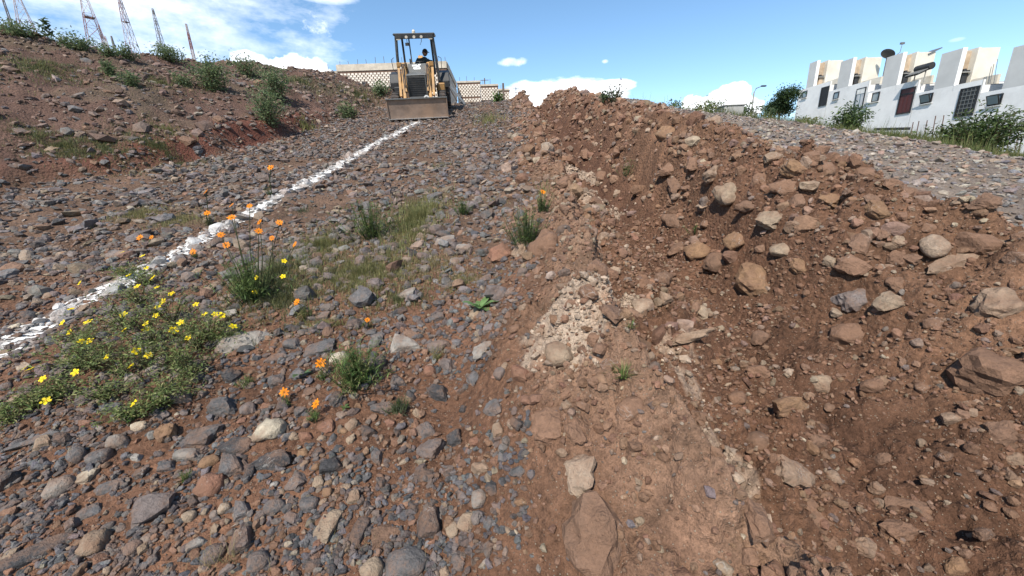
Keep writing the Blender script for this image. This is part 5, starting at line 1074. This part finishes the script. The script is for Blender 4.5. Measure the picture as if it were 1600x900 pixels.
solar(1433, 113, 33.9, .95, 1.0, 'grey tube solar heater on the roof above the red brown door'); solar(1453, 82, 36, 1.1, .9, 'small tilted dark panel topping the roof right of the dish', False); solar(1423, 88, 39, .8, .7, 'tiny dark panel edge showing on the roof behind the dish', False)
for k, (px, py0, py1) in enumerate([(1349, 180, 200), (1425, 202, 191), (1434, 201, 189), (1447, 199, 188), (1460, 199, 181), (1473, 198, 180), (1577, 222, 207), (1590, 224, 207), (1595, 226, 212)]):
    if k == 0: continue
    p = at_x(px, py0, 31.6); q = at_x(px+2, py1, 31.6); m = MB(); m.tube([(0, 0, -.8), Vector(q)-Vector(p)], .03, 5); o = m.build('steel_rod', REBAR); o.location = p; tag(o, 'thin rusty steel rod, '+['', 'first right of the dark beam', 'second right of the dark beam', 'third right of the dark beam', 'tall one left of the barred door', 'tallest one below the barred door', 'leftmost of three under the nearest house', 'middle of three under the nearest house', 'rightmost of three under the nearest house'][k], 'rod', 'steel rods along the foot of the terrace')
for k, (px, py0, py1) in enumerate([(1549, 128, 100), (1555, 128, 92), (1545, 128, 104)]):
    p = at_x(px-1, py0, 34); q = at_x(px+4, py1, 34); m = MB(); m.tube([(0, 0, -.3), Vector(q)-Vector(p)], .022, 4); o = m.build('antenna_rod', GREYP); o.location = p; tag(o, ['middle pale rod in the gap between two upper storeys', 'tallest pale rod in the gap between two upper storeys', 'shortest pale rod in the gap between two upper storeys'][k], 'rod', 'thin rods on the nearest roof gap')
p0 = at_x(1368, 202, 31); p1 = at_x(1420, 201, 31); m = MB(); m.beam((0, 0, 0), Vector(p1)-Vector(p0), .25, .2); o = m.build('dark_beam', BLK); o.location = p0; tag(o, 'long dark beam lying at the foot of the terrace', 'beam')
# concrete box, street lamp
def box_right(): 
    Y = 26.; a = at_y(1131, 166, Y); b = at_y(1160, 182, Y); zb = b[2]-.6; root = empty('concrete_box', ((a[0]+b[0])/2, Y, zb), 0, 'pale concrete block box among weeds on the right skyline', 'concrete box'); w = b[0]-a[0]
    m = MB(); m.box((0, .5, (a[2]-zb)/2), (w, 1.2, a[2]-zb)); m.build('body', CONC, root, .03); m = MB(); m.box((0, .5, a[2]-zb+.04), (w+.1, 1.3, .078)); m.build('lid', CONC, root, .02)
box_right()
Y = 60.; a = at_y(1174, 176, Y); b = at_y(1183, 138, Y); zb = 6.0; root = empty('street_lamp', (a[0], Y, zb), 0, 'pale street lamp on a tall pole left of the tree', 'street lamp')
m = MB(); m.tube([(0, 0, 0), (0, 0, b[2]-zb-.6)], [.16, .10], 8); m.build('pole', CONC, root); m = MB(); m.tube([(0, 0, b[2]-zb-.62), (.25, 0, b[2]-zb), (1.0, 0, b[2]-zb+.25)], [.09, .07, .05], 6); m.build('arm', GREYP, root); m = MB(); m.box((1.25, 0, b[2]-zb+.27), (.7, .3, .18)); m.build('lamp_head', BLK, root, .03)
# tree and shrubs on the right edge
def tree(px, py, Y, w, h, n, label, seed):
    p = at_y(px, py, Y); r = random.Random(seed); root = empty('tree', Vector(p)-Vector((0, 0, .6)), 0, label, 'tree'); tr = MB(); cr = MB(); hubs = []
    tr.tube([(0, 0, -.5), (.1, 0, h*.25), (.0, .1, h*.5)], [.13, .10, .06], 7)
    for k in range(9):
        a = k*2.4; q = w*.36*r.uniform(.4, 1.1); e = Vector((math.cos(a)*q, math.sin(a)*q, h*r.uniform(.42, .95))); tr.tube([(.05, .03, h*r.uniform(.2, .45)), e*.6+Vector((0, 0, h*.15)), e], [.05, .035, .015], 5); hubs.append(e)
    for _ in range(n):
        c = r.choice(hubs); g = w*.13; pp = c+Vector((r.gauss(0, g), r.gauss(0, g), r.gauss(0, g*.9)))
        leaf(cr, pp, Vector((r.gauss(0, 1), r.gauss(0, 1), r.gauss(0, .7))), Vector((r.gauss(0, .5), r.gauss(0, .5), 1)), r.uniform(.14, .30), r.uniform(.06, .13), jit(r.choice([(.05, .085, .035), (.065, .105, .04), (.04, .065, .03)]), r))
    tr.build('trunk', plain('bark', (.10, .075, .06), .9), root); cr.build('crown', LEAF, root)
tree(1216, 184, 42, 2.7, 3.1, 7000, 'small round leafy tree at the left end of the white terrace', 4)
RB = 'bushes along the right edge of the terrace gravel'
def edge_bush(px, py, Y, wpx, hpx, n, lsz, pal, label, seed, **k):
    p = at_y(px, py, Y); s = Y/FPX*.93; gz = hgt(p[0], p[1]); return bush(k.pop('name', 'bush'), Vector((p[0], p[1], p[2]-.1)), wpx*s, (hpx+4)*s, n, lsz*s, pal, label, seed=seed, **k)
edge_bush(1324, 210, 20, 50, 40, 2400, 5.5, GREEN+DARKG, 'round green bush in front of the second row house', 90, group=RB, stems=11)
edge_bush(1515, 246, 15, 120, 60, 5200, 7.5, [(.075, .11, .035), (.09, .13, .045), (.055, .08, .03)], 'big spreading bush with long stems before the nearest row houses', 91, group=RB, stems=14)
edge_bush(1520, 240, 14.5, 130, 82, 420, 6, GREYG+GREEN, 'airy tall stems rising from the big spreading bush', 92, name='tall_weed', stems=13, airy=1, cat='weed')
edge_bush(1200, 192, 30, 22, 22, 350, 5, DARKG, 'dark bush under the small tree', 93, group=RB)
edge_bush(1050, 178, 22, 36, 16, 420, 5, GREEN+OLIVE, 'low bush left of the pale cloud on the right skyline', 94, group=RB)
edge_bush(1105, 180, 24, 60, 18, 700, 5, GREEN+OLIVE, 'long low bush left of the concrete box', 95, group=RB)
edge_bush(1168, 180, 34, 34, 16, 350, 5, DARKG, 'dark bush right of the concrete box', 96, group=RB)
edge_bush(1258, 195, 30, 40, 12, 300, 5, OLIVE+GREEN, 'weedy bush at the corner of the farthest row house', 97, group=RB)
def edge_grass():
    r = random.Random(6); mb = MB()
    pts = [(985, 170, 24), (1040, 176, 23), (1090, 180, 23), (1140, 184, 24), (1190, 190, 24), (1240, 196, 22), (1280, 203, 20), (1330, 210, 18), (1380, 214, 16), (1420, 222, 14.5), (1470, 234, 13), (1530, 246, 11.5), (1600, 252, 10.5), (1700, 262, 9.5)]
    P = [Vector(at_y(x, y+3, Y)) for x, y, Y in pts]
    for a, b in zip(P[:-1], P[1:]):
        L = (b-a).length; n = int(1900*max(1, min(3, L/3)))
        for _ in range(n):
            t = r.random(); p = a.lerp(b, t)+Vector((r.gauss(.3, .45), r.gauss(.2, .5), 0)); s = p.y/20; h = .48*r.uniform(.25, 1.2)*(.5+.5*s)
            tall = r.random() < .02
            blade(mb, p-Vector((0, 0, .12)), Vector((r.gauss(0, .3), r.gauss(0, .3), 1)), h*(2.0 if tall else 1), .018*s+.006, r.uniform(.1, 1), jit(r.choice([(.15, .155, .055), (.12, .145, .045), (.20, .18, .085), (.09, .12, .04)]), r), 2)
    tag(mb.build('edge_grass', LEAF), kind='stuff')
edge_grass()
